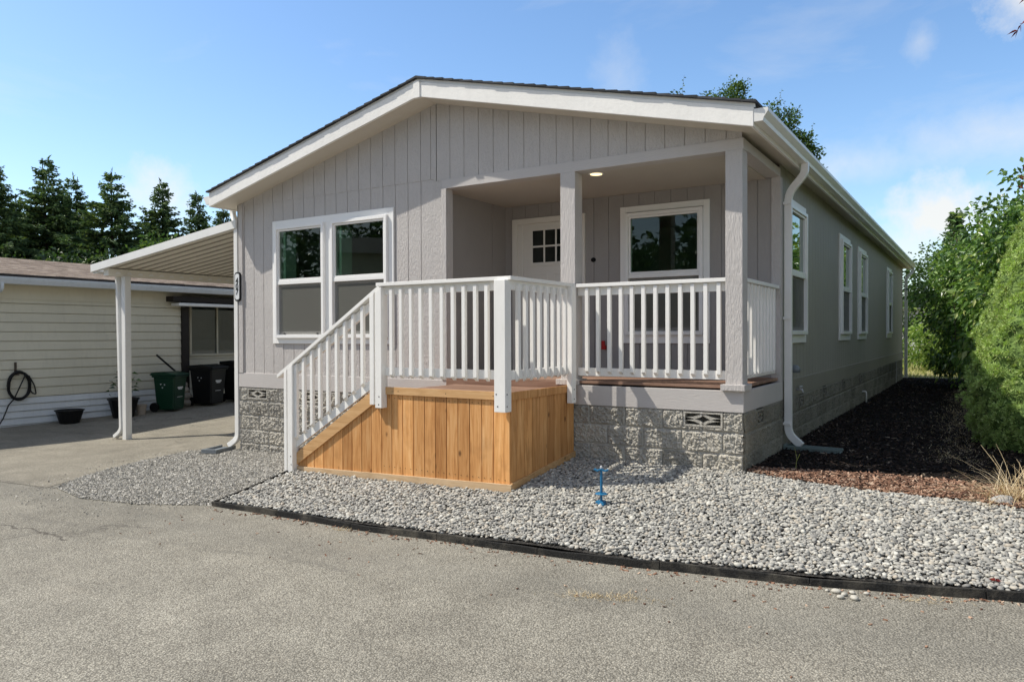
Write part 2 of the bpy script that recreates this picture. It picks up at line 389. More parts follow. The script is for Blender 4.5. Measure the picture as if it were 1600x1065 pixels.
def copy_part(o, parent, dloc):
    c = o.copy(); COL.objects.link(c); c.parent = parent; c.location = o.location + Vector(dloc); return c

# ------------------------------------------------------------------ terrain
class RBF:
    def __init__(s, pts):
        P = np.array(pts, float); s.P = P[:, :2]; n = len(P)
        D = np.linalg.norm(s.P[:, None] - s.P[None], axis=2)
        A = np.zeros((n + 3, n + 3)); A[:n, :n] = D; A[:n, n] = 1; A[:n, n + 1:] = s.P; A[n, :n] = 1; A[n + 1:, :n] = s.P.T
        s.w = np.linalg.solve(A, np.concatenate([P[:, 2], np.zeros(3)]))
    def __call__(s, x, y):
        q = np.stack([np.atleast_1d(np.asarray(x, float)), np.atleast_1d(np.asarray(y, float))], -1)
        D = np.linalg.norm(q[:, None] - s.P[None], axis=2); n = len(s.P)
        return D @ s.w[:n] + s.w[n] + q @ s.w[n + 1:]
G_ = RBF([(-4.56, -2.36, -.95), (-3.1, -2.35, -.92), (-1.71, -2.33, -.89), (-.075, -2.34, -.83), (2.08, -2.0, -.76), (5, -1.5, -.70), (9, -2, -.68),
          (1.87, -7, -.82), (-3, -6, -.97), (-.5, -4.5, -.89), (-8, -3.5, -.97), (-14, -3, -1.0), (6, -7, -.76), (-4, -12, -1.0), (6, -12, -.85), (-19, -8, -1.05),
          (-7.23, 0, -.925), (-10.6, .3, -1.06), (-9.0, -.1, -.985), (-12.0, .3, -1.03), (-13.6, -.34, -.965), (-13.6, 3.4, -.85), (-8, 3, -.87), (-8, 10, -.72), (-13.6, 10, -.70), (-18, 5, -.85), (-10.5, 18, -.6),
          (-4.65, -1.3, -.79), (-4.65, -.2, -.84), (-6, -1, -.905), (-5.6, -2.3, -.935),
          (-3, -1.7, -.98), (-3, -.5, -.95), (0, -1, -.85), (2, -1, -.84), (5, 0, -.8), (2, 5, -.78), (0, 10, -.78), (-3.6, 8, -.95), (-3.6, 16, -.85), (8, 8, -.78), (4, 18, -.8), (-3, 21, -.8)])
B_ = RBF([(-4.5, -2.33, -.905), (-3.1, -2.3, -.873), (-1.7, -2.28, -.843), (-.07, -2.3, -.784), (2.1, -1.95, -.714), (5, -1.4, -.65), (9, -1.9, -.64),
          (-4.6, -1.3, -.76), (-3.2, -1.3, -.74), (-1.78, -1.3, -.70), (-1.78, 0, -.565), (-.9, 0, -.56), (0, 0, -.555), (-.76, -1.5, -.655), (1, -.1, -.578), (2.1, -.25, -.578), (5, -.3, -.57), (1, -1.2, -.645),
          (0, 1.2, -.553), (0, 5, -.545), (0, 17, -.545), (2.5, 5, -.56), (2.5, 16, -.56), (5, 8, -.55), (9, 8, -.55), (-3, -.3, -.62), (6, 17, -.55)])
XR = (-19, 9); YR = (-12, 21)
def G(x, y): return G_(np.clip(x, *XR), np.clip(y, *YR))
def gz(x, y): return float(G(np.array([x]), np.array([y]))[0])
def bz(x, y): return float(B_(np.array([x]), np.array([y]))[0])

def grid_sheet(name, xs, ys, fn, mat, keep=None):
    X, Y = np.meshgrid(xs, ys); Z = fn(X.ravel(), Y.ravel())
    V = np.stack([X.ravel(), Y.ravel(), Z], 1); nx = len(xs); ny = len(ys)
    I = (np.arange(ny - 1)[:, None] * nx + np.arange(nx - 1)[None]).ravel()
    F = np.stack([I, I + 1, I + nx + 1, I + nx], 1)
    if keep is not None:
        cx = V[F].mean(1); F = F[keep(cx[:, 0], cx[:, 1])]
    return build_np(name, V, F, mat, smooth=True)
def axis(a, b, step, far):
    mid = np.arange(a, b + 1e-6, step)
    out = [b + d for d in (2, 6, 15, 35, 80, 160, far)]
    return np.concatenate([[a - (o - b) for o in out][::-1], mid, out])
o = grid_sheet('road', axis(-19, 9, .25, 420), axis(-12, 21, .25, 420), G, 'asphalt')
tag(o, 'weathered grey asphalt road sloping gently in the foreground', 'road', kind='structure')

def in_poly(poly):
    P = np.array(poly)
    def f(x, y):
        ins = np.zeros(len(x), bool); j = len(P) - 1
        for i in range(len(P)):
            xi, yi = P[i]; xj, yj = P[j]
            c = ((yi > y) != (yj > y)) & (x < (xj - xi) * (y - yi) / (yj - yi + 1e-12) + xi)
            ins ^= c; j = i
        return ins
    return f
def poly_sheet(name, poly, step, fn, mat, off=0.0, jitter=0.0):
    """triangulated sheet clipped to the polygon"""
    P = [Vector((p[0], p[1], 0)) for p in poly]
    bm = bmesh.new(); vs = [bm.verts.new(p) for p in P]; bm.faces.new(vs)
    lo = [min(p[i] for p in poly) for i in (0, 1)]; hi = [max(p[i] for p in poly) for i in (0, 1)]
    for ax in (0, 1):
        n = int((hi[ax] - lo[ax]) / step)
        for k in range(1, n + 1):
            co = Vector((0, 0, 0)); co[ax] = lo[ax] + k * step
            no = Vector((0, 0, 0)); no[ax] = 1
            bmesh.ops.bisect_plane(bm, geom=bm.verts[:] + bm.edges[:] + bm.faces[:], plane_co=co, plane_no=no)
    for v in bm.verts:
        v.co.z = float(fn(np.array([v.co.x]), np.array([v.co.y]))[0]) + off
    me = bpy.data.meshes.new(name); bm.normal_update()
    for f in bm.faces:
        if f.normal.z < 0: f.normal_flip()
        f.smooth = True
    bm.to_mesh(me); bm.free()
    return link_mesh(name, me, mat)

DRIVE = [(-7.25, -.25), (-7.6, -1.5), (-7.0, -2.75), (-8.6, -2.9), (-10.5, -3.0), (-13.55, -2.6), (-19, -2.4), (-19, 12), (-7.2, 14), (-7.2, 0)]
o = poly_sheet('driveway', DRIVE, .5, G, 'driveway_asphalt', .004)
tag(o, 'pale sandy asphalt driveway under the carport', 'driveway', kind='structure')
BED = [(-4.56, -2.37), (-3.1, -2.35), (-1.71, -2.33), (-.075, -2.34), (1.0, -2.2), (2.08, -2.0), (3.6, -1.72), (6, -1.3), (6, -.3), (3.2, -.33), (2.16, -.27), (1.74, -.19), (1.29, -.15), (.79, -.11), (.3, -.05), (.0, .06), (0, .2), (-1.9, .2), (-1.9, -1.1), (-4.64, -1.1)]
o = poly_sheet('gravel_bed', BED, .3, lambda x, y: B_(x, y), 'gravel_soil', -.012)
tag(o, 'ground under the rounded pebbles in front of the deck', 'gravel', kind='structure')
MUL = [(0, .06), (.3, -.05), (.79, -.11), (1.29, -.15), (1.74, -.19), (2.16, -.27), (3.2, -.33), (6, -.3), (8.5, 0), (8.5, 17.6), (-.05, 17.6), (-.05, .06)]
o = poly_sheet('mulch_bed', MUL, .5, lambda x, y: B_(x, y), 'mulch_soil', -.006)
tag(o, 'dark bark mulch strip beside the shaded house wall', 'mulch bed', kind='structure')
CRU = [(-7.2, 0.05), (-7.95, -.3), (-7.75, -1.2), (-7.3, -2.2), (-6.9, -2.72), (-6.1, -2.87), (-5.3, -2.74), (-4.58, -2.39), (-4.66, -1.2), (-4.3, .05)]
o = poly_sheet('crushed_gravel_patch', [(-5.95 + (x + 5.95) * .93, -1.2 + (y + 1.2) * .93) for x, y in CRU], .25, G, 'crushed_soil', .006)
tag(o, 'fine crushed grey gravel patch left of the stairs', 'gravel', kind='structure')
o = grid_sheet('lawn', np.linspace(-9, 30, 40), np.linspace(17.55, 60, 43), lambda x, y: -.555 + 0 * x, 'lawn_soil')
tag(o, 'sunny dry lawn behind the far end of the house', 'lawn', kind='structure')

# --- pebbles, crushed stone, bark chips, grass blades
def ico(sub):
    bm = bmesh.new(); bmesh.ops.create_icosphere(bm, subdivisions=sub, radius=1)
    V = np.array([v.co[:] for v in bm.verts]); F = np.array([[v.index for v in f.verts] for f in bm.faces]); bm.free(); return V, F
def rand_rot(n, tilt):
    a = RNG.uniform(0, 2 * np.pi, n); t = RNG.normal(0, tilt, n); b = RNG.uniform(0, 2 * np.pi, n)
    ca, sa, ct, st, cb, sb = np.cos(a), np.sin(a), np.cos(t), np.sin(t), np.cos(b), np.sin(b)
    Rz = np.zeros((n, 3, 3)); Rz[:, 0, 0] = ca; Rz[:, 0, 1] = -sa; Rz[:, 1, 0] = sa; Rz[:, 1, 1] = ca; Rz[:, 2, 2] = 1
    Rx = np.zeros((n, 3, 3)); Rx[:, 0, 0] = 1; Rx[:, 1, 1] = ct; Rx[:, 1, 2] = -st; Rx[:, 2, 1] = st; Rx[:, 2, 2] = ct
    Rb = np.zeros((n, 3, 3)); Rb[:, 0, 0] = cb; Rb[:, 0, 1] = -sb; Rb[:, 1, 0] = sb; Rb[:, 1, 1] = cb; Rb[:, 2, 2] = 1
    return Rb @ Rx @ Rz
def scatter(name, XY, zf, sizes, base, mat, tilt=.35, smooth=True, zoff=None, deform=.14):
    V0, F0 = base; n = len(XY)
    S = sizes[:, None, :] * V0[None] * (1 + RNG.normal(0, deform, (n, len(V0), 1)) if deform else 1)
    P = np.einsum('nij,nkj->nki', rand_rot(n, tilt), S)
    Z = zf(XY[:, 0], XY[:, 1]) + (zoff if zoff is not None else 0)
    P += np.stack([XY[:, 0], XY[:, 1], Z], 1)[:, None, :]
    F = (F0[None] + (np.arange(n) * len(V0))[:, None, None]).reshape(-1, F0.shape[1])
    return build_np(name, P.reshape(-1, 3), F, mat, smooth=smooth)
def rand_in(poly, spacing, jit=.45):
    P = np.array(poly); lo = P.min(0); hi = P.max(0)
    xs = np.arange(lo[0], hi[0], spacing); ys = np.arange(lo[1], hi[1], spacing * .87)
    X, Y = np.meshgrid(xs, ys); X[1::2] += spacing / 2
    XY = np.stack([X.ravel(), Y.ravel()], 1) + RNG.uniform(-jit, jit, (X.size, 2)) * spacing
    return XY[in_poly(poly)(XY[:, 0], XY[:, 1])]
PEB = [(-4.53, -2.34), (-3.1, -2.32), (-1.71, -2.30), (-.075, -2.31), (1.0, -2.17), (2.08, -1.97), (3.4, -1.73), (3.6, -.36), (2.16, -.31), (1.74, -.22), (1.29, -.18), (.79, -.14), (.3, -.05), (.02, -.01), (-1.75, -.01), (-1.75, -1.31), (-4.6, -1.31)]
XY = np.concatenate([rand_in(PEB, .0232), rand_in(PEB, .060)])
n = len(XY)
sz = np.clip(RNG.lognormal(math.log(.0122), .28, n), .007, .021)
sizes = np.stack([sz * RNG.uniform(1.0, 1.45, n), sz * RNG.uniform(.8, 1.05, n), sz * RNG.uniform(.5, .75, n)], 1)
o = scatter('pebbles', XY, lambda x, y: B_(x, y), sizes, ico(2), 'pebble', .4, True, RNG.uniform(-.008, .012, n), .08)
tag(o, 'rounded pale grey river pebbles filling the edged bed before the house', 'pebbles', kind='stuff')
XY = rand_in(CRU, .0165)
cc_ = np.array([-6.0, -1.2]); ex_ = rand_in([tuple(cc_ + (np.array(p) - cc_) * 1.28) for p in CRU], .034)
keep_ = ~in_poly(CRU)(ex_[:, 0], ex_[:, 1]) & (ex_[:, 1] < -.1) & (ex_[:, 0] < -4.75) & (RNG.random(len(ex_)) < .17)
nin = len(XY); XY = np.concatenate([XY, ex_[keep_]]); n = len(XY)
sz = RNG.lognormal(math.log(.0068), .35, n); sz[nin:] *= .75; sizes = np.stack([sz * RNG.uniform(.9, 1.5, n), sz, sz * RNG.uniform(.6, .95, n)], 1)
o = scatter('crushed_stones', XY, G, sizes, (np.array([(1, 0, -.7), (-1, 0, -.7), (0, 1, .7), (0, -1, .7)]) * 1.1, np.array([(0, 2, 3), (1, 3, 2), (0, 1, 2), (0, 3, 1)])), 'crushed', .8, False, np.where(np.arange(n) < nin, .010, .004), .2)
tag(o, 'fine angular crushed stones spread between driveway and stairs', 'gravel', kind='stuff')
CHB = [(.02, .07), (.3, -.07), (.79, -.13), (1.29, -.17), (1.74, -.21), (2.16, -.30), (3.2, -.35), (4.2, .3), (4.2, 5), (2.6, 10), (2.6, 17), (.02, 17)]
XY = rand_in(CHB, .040); XY = XY[(XY[:, 1] < 5) | (RNG.random(len(XY)) < .45)]
n = len(XY); sizes = np.stack([RNG.uniform(.014, .034, n), RNG.uniform(.005, .010, n), RNG.uniform(.002, .005, n)], 1)
cube = (np.array([(-1, -1, -1), (1, -.7, -1), (1, .7, -1), (-1, 1, -1), (-.9, -1, 1), (1, -.6, 1), (.9, .7, 1), (-1, .8, 1)], float), np.array(MB.BF))
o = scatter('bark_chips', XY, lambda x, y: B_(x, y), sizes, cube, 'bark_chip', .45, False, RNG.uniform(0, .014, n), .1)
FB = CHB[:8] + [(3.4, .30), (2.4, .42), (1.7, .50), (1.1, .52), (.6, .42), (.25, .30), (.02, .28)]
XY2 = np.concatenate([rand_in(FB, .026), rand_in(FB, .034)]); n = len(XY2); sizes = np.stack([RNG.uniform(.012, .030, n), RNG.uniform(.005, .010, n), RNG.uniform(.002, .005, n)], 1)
o2 = scatter('lit_tone_bark_chips', XY2, lambda x, y: B_(x, y), sizes, cube, 'lit_tone_chip', .5, False, RNG.uniform(.002, .020, n), .1)  # brighter copy of the chips paints the sunlit band
tag(o2, 'reddish bark chips brightened to paint the sunlit band next to the pebbles', 'bark mulch', kind='stuff')
tag(o, 'brown bark chips covering the strip beside the house', 'bark mulch', kind='stuff')
def blades(name, XY, zf, hmin, hmax, mat, lean=.5, w=.004):
    n = len(XY); h = RNG.uniform(hmin, hmax, n); a = RNG.uniform(0, 2 * np.pi, n); l = np.abs(RNG.normal(0, lean, n)) * h
    Z = zf(XY[:, 0], XY[:, 1]); b = RNG.uniform(0, 2 * np.pi, n)
    dx, dy = np.cos(a) * l, np.sin(a) * l; sx, sy = np.cos(b) * w, np.sin(b) * w
    V = np.zeros((n, 3, 3)); V[:, 0] = np.stack([XY[:, 0] - sx, XY[:, 1] - sy, Z], 1); V[:, 1] = np.stack([XY[:, 0] + sx, XY[:, 1] + sy, Z], 1)
    V[:, 2] = np.stack([XY[:, 0] + dx, XY[:, 1] + dy, Z + h], 1)
    return build_np(name, V.reshape(-1, 3), np.arange(3 * n).reshape(-1, 3), mat)
XY = np.stack([RNG.uniform(-2, 7, 16000), RNG.uniform(17.6, 33, 16000)], 1)
o = blades('lawn_grass', XY, lambda x, y: -.555 + 0 * x, .04, .14, 'grass_blade', .6, .012)
tag(o, 'short sunlit grass beyond the back corner of the house', 'grass', kind='stuff')
XY = np.stack([RNG.normal(1.66, .17, 4200), RNG.uniform(1.4, 13, 4200)], 1)
o = blades('strip_grass', XY, lambda x, y: B_(x, y), .008, .04, 'dry_blade', 1.6, .004)
tag(o, 'sparse dry grass along the far edge of the mulch strip', 'grass', kind='stuff')

# --- black landscape edging
CURB = [(-4.58, -2.385), (-3.8, -2.37), (-3.1, -2.365), (-2.4, -2.35), (-1.71, -2.345), (-.9, -2.36), (-.075, -2.355), (.5, -2.28), (1.0, -2.215), (1.5, -2.12), (2.08, -2.015), (2.8, -1.87), (3.6, -1.735), (5.2, -1.45)]
ed = thing('landscape_edging', (0, -2.36, gz(0, -2.36)), 'black rubber landscape edging strip curbing the pebble bed', 'edging')
def edging(pts, step):
    P = [Vector((x, y, 0)) for x, y in pts]; L = [0]
    for a, b in zip(P, P[1:]): L.append(L[-1] + (b - a).length)
    def at(s):
        for i in range(len(P) - 1):
            if s <= L[i + 1] + 1e-6: return P[i].lerp(P[i + 1], (s - L[i]) / (L[i + 1] - L[i]))
        return P[-1]
    s = 0; k = 0
    while s < L[-1] - .02:
        e = min(s + step, L[-1]); mb = MB(); q = []
        for j in range(6):
            p = at(s + .002 + (e - s - .004) * j / 5); q.append((p.x, p.y + .004 * math.sin(p.x * 5.1), gz(p.x, p.y) + .020 + .005 * math.sin(p.x * 3.3 + 1) + .003 * math.sin(p.x * 11)))
        mb.sweep(q, [(-.013, -.045), (.013, -.045), (.011, .031), (-.011, .031)])
        build('edging_board', mb, 'black_rubber', ed, bevel=.004)
        s = e; k += 1
edging(CURB, .93)
edging([(-4.58, -2.38), (-4.62, -1.8), (-4.66, -1.36)], 1.2)

# --- dry leaf crumbs and grit blown along the edging
nn = 420; tt = RNG.uniform(0, len(CURB) - 1.001, nn); ii = tt.astype(int); fr = tt - ii; CP = np.array(CURB)
XY = CP[ii] * (1 - fr[:, None]) + CP[ii + 1] * fr[:, None]
XY[:, 1] -= .025 + np.abs(RNG.normal(0, .05, nn)); XY[::4, 1] -= np.abs(RNG.normal(0, .5, len(XY[::4])))
sizes = np.stack([RNG.uniform(.004, .016, nn), RNG.uniform(.003, .008, nn), RNG.uniform(.0015, .004, nn)], 1)
o = scatter('leaf_litter', XY, G, sizes, cube, 'lit_tone_chip', .4, False, .003, .15)
tag(o, 'dry brown leaf crumbs and grit gathered on the asphalt along the black edging', 'leaf litter', kind='stuff')
# --- loose things on the ground
LOOSE = [(1.153, -2.30, .03), (1.20, -2.33, .022), (1.235, -2.27, .02), (1.19, -2.39, .024), (1.262, -2.38, .03), (1.31, -2.25, .018), (1.10, -2.29, .016)]
V0, F0 = ico(2)
for i, (x, y, r) in enumerate(LOOSE):
    P = V0 * np.array([r, r * .75, r * .5]); a = i * 1.3; c, s_ = math.cos(a), math.sin(a)
    P = P @ np.array([[c, s_, 0], [-s_, c, 0], [0, 0, 1]]) + np.array([x, y, gz(x, y) + r * .42])
    tag(build_np('loose_pebble', P, F0, 'pebble', smooth=True), 'pale loose pebble spilled on the asphalt just outside the black edging', 'pebble', 'loose pebbles spilled on the asphalt')

def leafmesh(P, D, S, W, sag=0.0, fold=.25):
    """folded leaves: P base points, D directions, S length, W half width"""
    n = len(P); D = D / (np.linalg.norm(D, axis=1, keepdims=True) + 1e-9)
    ref = RNG.normal(0, 1, (n, 3)); side = np.cross(D, ref); side /= np.linalg.norm(side, axis=1, keepdims=True) + 1e-9
    nrm = np.cross(side, D)
    flip = np.sign(nrm[:, 2:3]); flip[flip == 0] = 1; nrm *= flip
    V = np.zeros((n, 4, 3)); S = S[:, None]; W = W[:, None]
    V[:, 0] = P; V[:, 2] = P + D * S - np.array([0, 0, 1]) * S * sag
    V[:, 1] = P + D * S * .45 + side * W + nrm * W * fold; V[:, 3] = P + D * S * .45 - side * W + nrm * W * fold
    I = np.arange(n)[:, None] * 4
    F = np.concatenate([I + np.array([[0, 1, 2]]), I + np.array([[0, 2, 3]])])
    return V.reshape(-1, 3), F
def unit(n, up=0.0):
    d = RNG.normal(0, 1, (n, 3)); d[:, 2] += up; return d / np.linalg.norm(d, axis=1, keepdims=True)

x, y = 1.95, -1.93
V, F = leafmesh(np.tile([[x, y, bz(x, y) + .022]], (5, 1)), np.array([[1, .2, .1], [.6, .8, .1], [-.3, .9, .15], [.7, -.7, .1], [-.8, .3, .1]]), np.full(5, .035), np.full(5, .009))
tag(build_np('fallen_leaf', V, F, 'maple_leaf'), 'small red maple leaf lying on the pebbles near the right edging', 'leaf')

# blue shutoff stake
sx, sy = -.76, -1.49; s0 = bz(sx, sy)
st = thing('water_shutoff_stake', (sx, sy, s0), 'blue painted metal shutoff stake with a flat wavy handle standing in the pebbles', 'valve stake')
build('stem', MB().tube([(sx, sy, s0 - .02), (sx, sy, s0 + .285)], .011, 8), 'blue_metal', st, smooth=False)
mb = MB(); prof = []
for k in range(9):
    u = -.058 + .0145 * k; prof.append((sx + u, sy + .25 * u, s0 + .285 + .007 * math.cos(u * 108) - .06 * abs(u)))
mb.sweep(prof, [(-.016, -.007), (.016, -.007), (.016, .007), (-.016, .007)])
build('handle', mb, 'blue_metal', st, bevel=.003)
build('nut', MB().lathe([(.012, 0), (.012, .02), (.006, .028)], (sx, sy, s0 + .29), 6), 'steel', st)
build('flange', MB().lathe([(.05, 0), (.052, .004), (.045, .009)], (sx, sy, s0 + .085), 14), 'blue_metal', st)
mb = MB().box(sx - .042, sx + .03, sy - .03, sy + .03, s0 - .01, s0 + .03); mb.box(sx - .02, sx + .04, sy - .04, sy + .015, s0 - .015, s0 + .018)
build('base_plate', mb, 'blue_metal', st, bevel=.006)

# ------------------------------------------------------------------ the house
W = 7.2317; L = 17.03; XM = -W / 2; PITCH = .2404; EA = .179; RO = .348; BY = 1.54
def zf(x): return 3.4777 - PITCH * abs(x - XM)
house = thing('manufactured_home', (XM, 0, gz(-3, 0)), 'single storey taupe home with white trim, low gable roof and recessed corner porch', 'house')
TF = lambda u, v, d: (u, .015 - d, v)                 # front wall, outward -Y
TS = lambda u, v, d: (-.015 + d, u, v)                # right side wall, outward +X
TB = lambda u, v, d: (u, BY - d, v)                   # porch back wall
TRW = lambda u, v, d: (-3.62 + d, u, v)               # porch left wall, faces +X
TL = lambda u, v, d: (-W + .015 - d, u, v)            # left side wall, outward -X
def grooved(mb, T, u0, u1, zb, top, openings, grooves, gw=.010, gd=.008, kinks=()):
    br = {u0, u1}
    for g in grooves:
        for e in (g - gw / 2, g + gw / 2):
            if u0 < e < u1: br.add(e)
    for o_ in openings:
        for e in o_[:2]:
            if u0 < e < u1: br.add(e)
    for k in kinks:
        if u0 < k < u1: br.add(k)
    br = sorted(br)
    isg = lambda m: any(abs(m - g) < gw / 2 for g in grooves)
    def segs(a, b):
        m = (a + b) / 2; sp = sorted((o_[2], o_[3]) for o_ in openings if o_[0] < m < o_[1])
        cur = zb; out = []
        for s0_, s1_ in sp:
            if s0_ > cur: out.append((cur, cur, s0_, s0_))
            cur = max(cur, s1_)
        if min(top(a), top(b)) > cur + 1e-4: out.append((cur, cur, top(a), top(b)))
        return out
    prev = None
    for a, b in zip(br, br[1:]):
        d = -gd if isg((a + b) / 2) else 0
        ss = segs(a, b)
        for za, zb_, ta, tb in ss:
            mb.add([T(a, za, d), T(b, zb_, d), T(b, tb, d), T(a, ta, d)], [(0, 1, 2, 3)])
            if d:
                mb.add([T(a, za, 0), T(a, za, d), T(a, ta, d), T(a, ta, 0)], [(0, 1, 2, 3)])
                mb.add([T(b, zb_, d), T(b, zb_, 0), T(b, tb, 0), T(b, tb, d)], [(0, 1, 2, 3)])
    return mb
S8 = .2032; X0 = -6.9025; X1 = -3.6156; ZJ = 2.600
gl = [X0 + k * S8 for k in range(-1, 16)]
gr = [X1 + k * S8 for k in range(0, 18)]
WF = (-6.44, -4.33, .68, 2.28)                        # opening behind the twin window
# lower front wall, left of the porch
mb = MB(); grooved(mb, TF, -W + .015, -3.53, .19, lambda u: ZJ, [WF], gl)
build('front_wall', mb, 'siding', house, recalc=False)
# gable above the joint, 5 mm proud
TG = lambda u, v, d: TF(u, v, d + .006)
mb = MB(); top = lambda u: zf(u) + .02
grooved(mb, TG, -W + .015, -3.655, ZJ, top, [], [g for g in gl] + [-3.70], kinks=(XM,))
grooved(mb, TG, -3.655, -.015, ZJ - .03, lambda u: max(top(u), ZJ - .03), [], gr, kinks=(XM,))
mb.lbox(TG, -W + .015, -3.655, ZJ - .004, ZJ, -.01, 0)
build('gable_wall', mb, 'siding', house, recalc=False)
# smooth header beam above the porch opening
mb = MB(); mb.box(-3.53, 0.0, -.002, .155, 2.464, ZJ - .028); mb.box(-.16, -.003, .155, BY, 2.478, ZJ - .03)
build('porch_header', mb, 'trim_paint', house, bevel=.003)
# side wall
sw = [(1.84, 2.89, .68, 2.26), (5.66, 6.70, .68, 2.26), (7.77, 8.81, .68, 2.26), (12.67, 13.67, .68, 2.26)]
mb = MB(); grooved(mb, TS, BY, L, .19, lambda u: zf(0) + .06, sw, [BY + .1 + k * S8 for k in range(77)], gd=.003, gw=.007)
build('side_wall', mb, 'shade_tone_siding', house, recalc=False)
mb = MB(); grooved(mb, TL, .0, L, .19, lambda u: zf(0) + .06, [], [k * S8 for k in range(1, 84)])
build('side_wall', mb, 'shade_tone_siding', house, recalc=False)
mb = MB().box(-W + .015, -.015, L - .05, L, .19, 2.6); mb.extrude([(-W, L - .05, 2.6), (0, L - .05, 2.6), (XM, L - .05, 3.45)], (0, .05, 0))
build('back_wall', mb, 'shade_tone_siding', house)
# porch recess walls, ceiling, floor
DO = (-3.37, -2.47, .2, 2.24); PW = (-1.87, -.84, .68, 2.27)
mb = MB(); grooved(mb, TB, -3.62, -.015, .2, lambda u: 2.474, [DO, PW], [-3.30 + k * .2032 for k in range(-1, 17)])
build('porch_back_wall', mb, 'recess_shade_siding', house, recalc=False)
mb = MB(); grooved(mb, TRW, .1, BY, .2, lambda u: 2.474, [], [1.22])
build('porch_side_wall', mb, 'recess_shade_siding', house, recalc=False)
mb = MB().box(-3.62, -.16, .155, BY, 2.47, 2.50)
build('porch_ceiling', mb, 'porch_ceiling_paint', house)
mb = MB()
for k in range(11):
    y0 = .03 + k * .1385
    mb.box(-3.6, -.03, y0, min(y0 + .134, BY - .005), .222 + .001 * (k % 3), .25 + .001 * (k % 3))
build('porch_floor', mb, 'decking', house, bevel=.003)
build('floor_joist', MB().box(-3.6, -.05, .06, BY - .02, .02, .2), 'dark_wood', house)
# corner boards and opening jamb
mb = MB().box(-W, -W + .10, -.006, .02, .204, zf(-W) + .02); mb.box(-W - .004, -W + .016, -.006, .10, .204, zf(-W) + .02)
build('corner_board', mb, 'siding', house, bevel=.002)
mb = MB().box(-3.535, -3.46, -.010, .126, .204, 2.464)
build('porch_jamb', mb, 'post_paint', house, bevel=.003)
mb = MB().box(-.10, -.0, BY - .012, BY + .10, .204, 2.48)
build('corner_board', mb, 'siding', house, bevel=.002)
# base trim band
mb = MB().box(-W, 0, 0, .04, 0, .204)
build('base_trim', mb, 'trim_paint', house, bevel=.003)
mb = MB().box(-.04, 0, .04, BY + .1, 0, .204); build('base_trim', mb, 'trim_paint', house, bevel=.003)
build('base_trim', MB().box(-.04, .0, BY + .10, L, 0, .204), 'shade_tone_trim', house, bevel=.004)
build('base_trim', MB().box(-W, -W + .04, .04, L, 0, .204), 'trim_paint', house)
# posts with base blocks
for x0, x1, hh in ((-1.936, -1.76, 0), (-.167, -.006, 1)):
    p = build('porch_post', MB().box(x0, x1, -.006 - .004 * hh, .165, .26, 2.464), 'post_paint', house, bevel=.004)
    build('base_block', MB().box(x0 - .038, x1 + .03, -.05, .21, .206, .264), 'post_paint', p, bevel=.004)
    mbc = MB().box(x0 - .004, x1 + .004, -.014, .172, 2.445, 2.4635)

# recessed ceiling light, wiring hole, red valve
cl = build('ceiling_light', MB().lathe([(.085, 0), (.085, .006), (.066, .008), (.066, .004), (.064, 0)], (-1.63, .24, 2.4615), 24), 'vinyl_white', house, smooth=False)
build('bulb', MB().lathe([(.063, 0), (.063, .003)], (-1.63, .24, 2.4575), 24), 'lamp_glow', cl)
mb = MB(); mb.add([(-2.292 + .036 * math.cos(a), BY - .006, 1.686 + .030 * math.sin(a)) for a in [k * math.pi / 8 for k in range(16)]], [tuple(range(16))])
build('wiring_hole', mb, 'dark_void', house, recalc=False)
mb = MB().box(-2.165, -2.115, BY - .05, BY, .55, .60); mb.box(-2.16, -2.12, BY - .06, BY - .03, .60, .66)
build('shutoff_valve', mb, 'red_tag', house, bevel=.004)

# door
door = build('front_door', MB().box(-3.335, -2.505, BY - .0, BY + .045, .262, 2.215), 'door_paint', house, bevel=.003)
mb = MB()
for a in (-3.50, -2.489): mb.box(a, a + .082, BY - .026, BY + .02, .25, 2.29)
mb.box(-3.418, -2.489, BY - .026, BY + .02, 2.215, 2.29)
mb.box(-3.418, -3.337, BY - .012, BY + .05, .25, 2.214); mb.box(-2.504, -2.4885, BY - .012, BY + .05, .25, 2.214)
build('door_casing', mb, 'door_paint', door, bevel=.006)
mb = MB(); gx0, gx1, gz0, gz1 = -3.185, -2.655, 1.695, 2.118
mb.box(gx0 - .05, gx1 + .05, BY - .012, BY - .002, gz0 - .05, gz0); mb.box(gx0 - .05, gx1 + .05, BY - .012, BY - .002, gz1, gz1 + .05)
mb.box(gx0 - .05, gx0, BY - .012, BY - .002, gz0, gz1); mb.box(gx1, gx1 + .05, BY - .012, BY - .002, gz0, gz1)
for k in (1, 2):
    x = gx0 + (gx1 - gx0) * k / 3; mb.box(x - .012, x + .012, BY - .011, BY - .002, gz0, gz1)
z = (gz0 + gz1) / 2; mb.box(gx0, gx1, BY - .0105, BY - .002, z - .012, z + .012)
build('window_grille', mb, 'door_paint', door, bevel=.002)
mg, ntg, og = newmat('door_lite_glass'); finish(ntg, og, (.012, .016, .014), .05, None, .6); M['door_lite_glass'] = mg
build('pane', MB().box(gx0, gx1, BY - .005, BY - .001, gz0, gz1), 'door_lite_glass', door)
mb = MB()
for (a, b, c, d) in ((-3.20, -2.965, 1.02, 1.55), (-2.875, -2.64, 1.02, 1.55), (-3.20, -2.965, .42, .88), (-2.875, -2.64, .42, .88)):
    mb.box(a, b, BY - .006, BY - .002, c, c + .02); mb.box(a, b, BY - .006, BY - .002, d - .02, d)
    mb.box(a, a + .02, BY - .006, BY - .002, c + .02, d - .02); mb.box(b - .02, b, BY - .006, BY - .002, c + .02, d - .02)
    mb.box(a + .05, b - .05, BY - .007, BY - .002, c + .05, d - .05)
build('door_panel', mb, 'door_paint', door, bevel=.003)
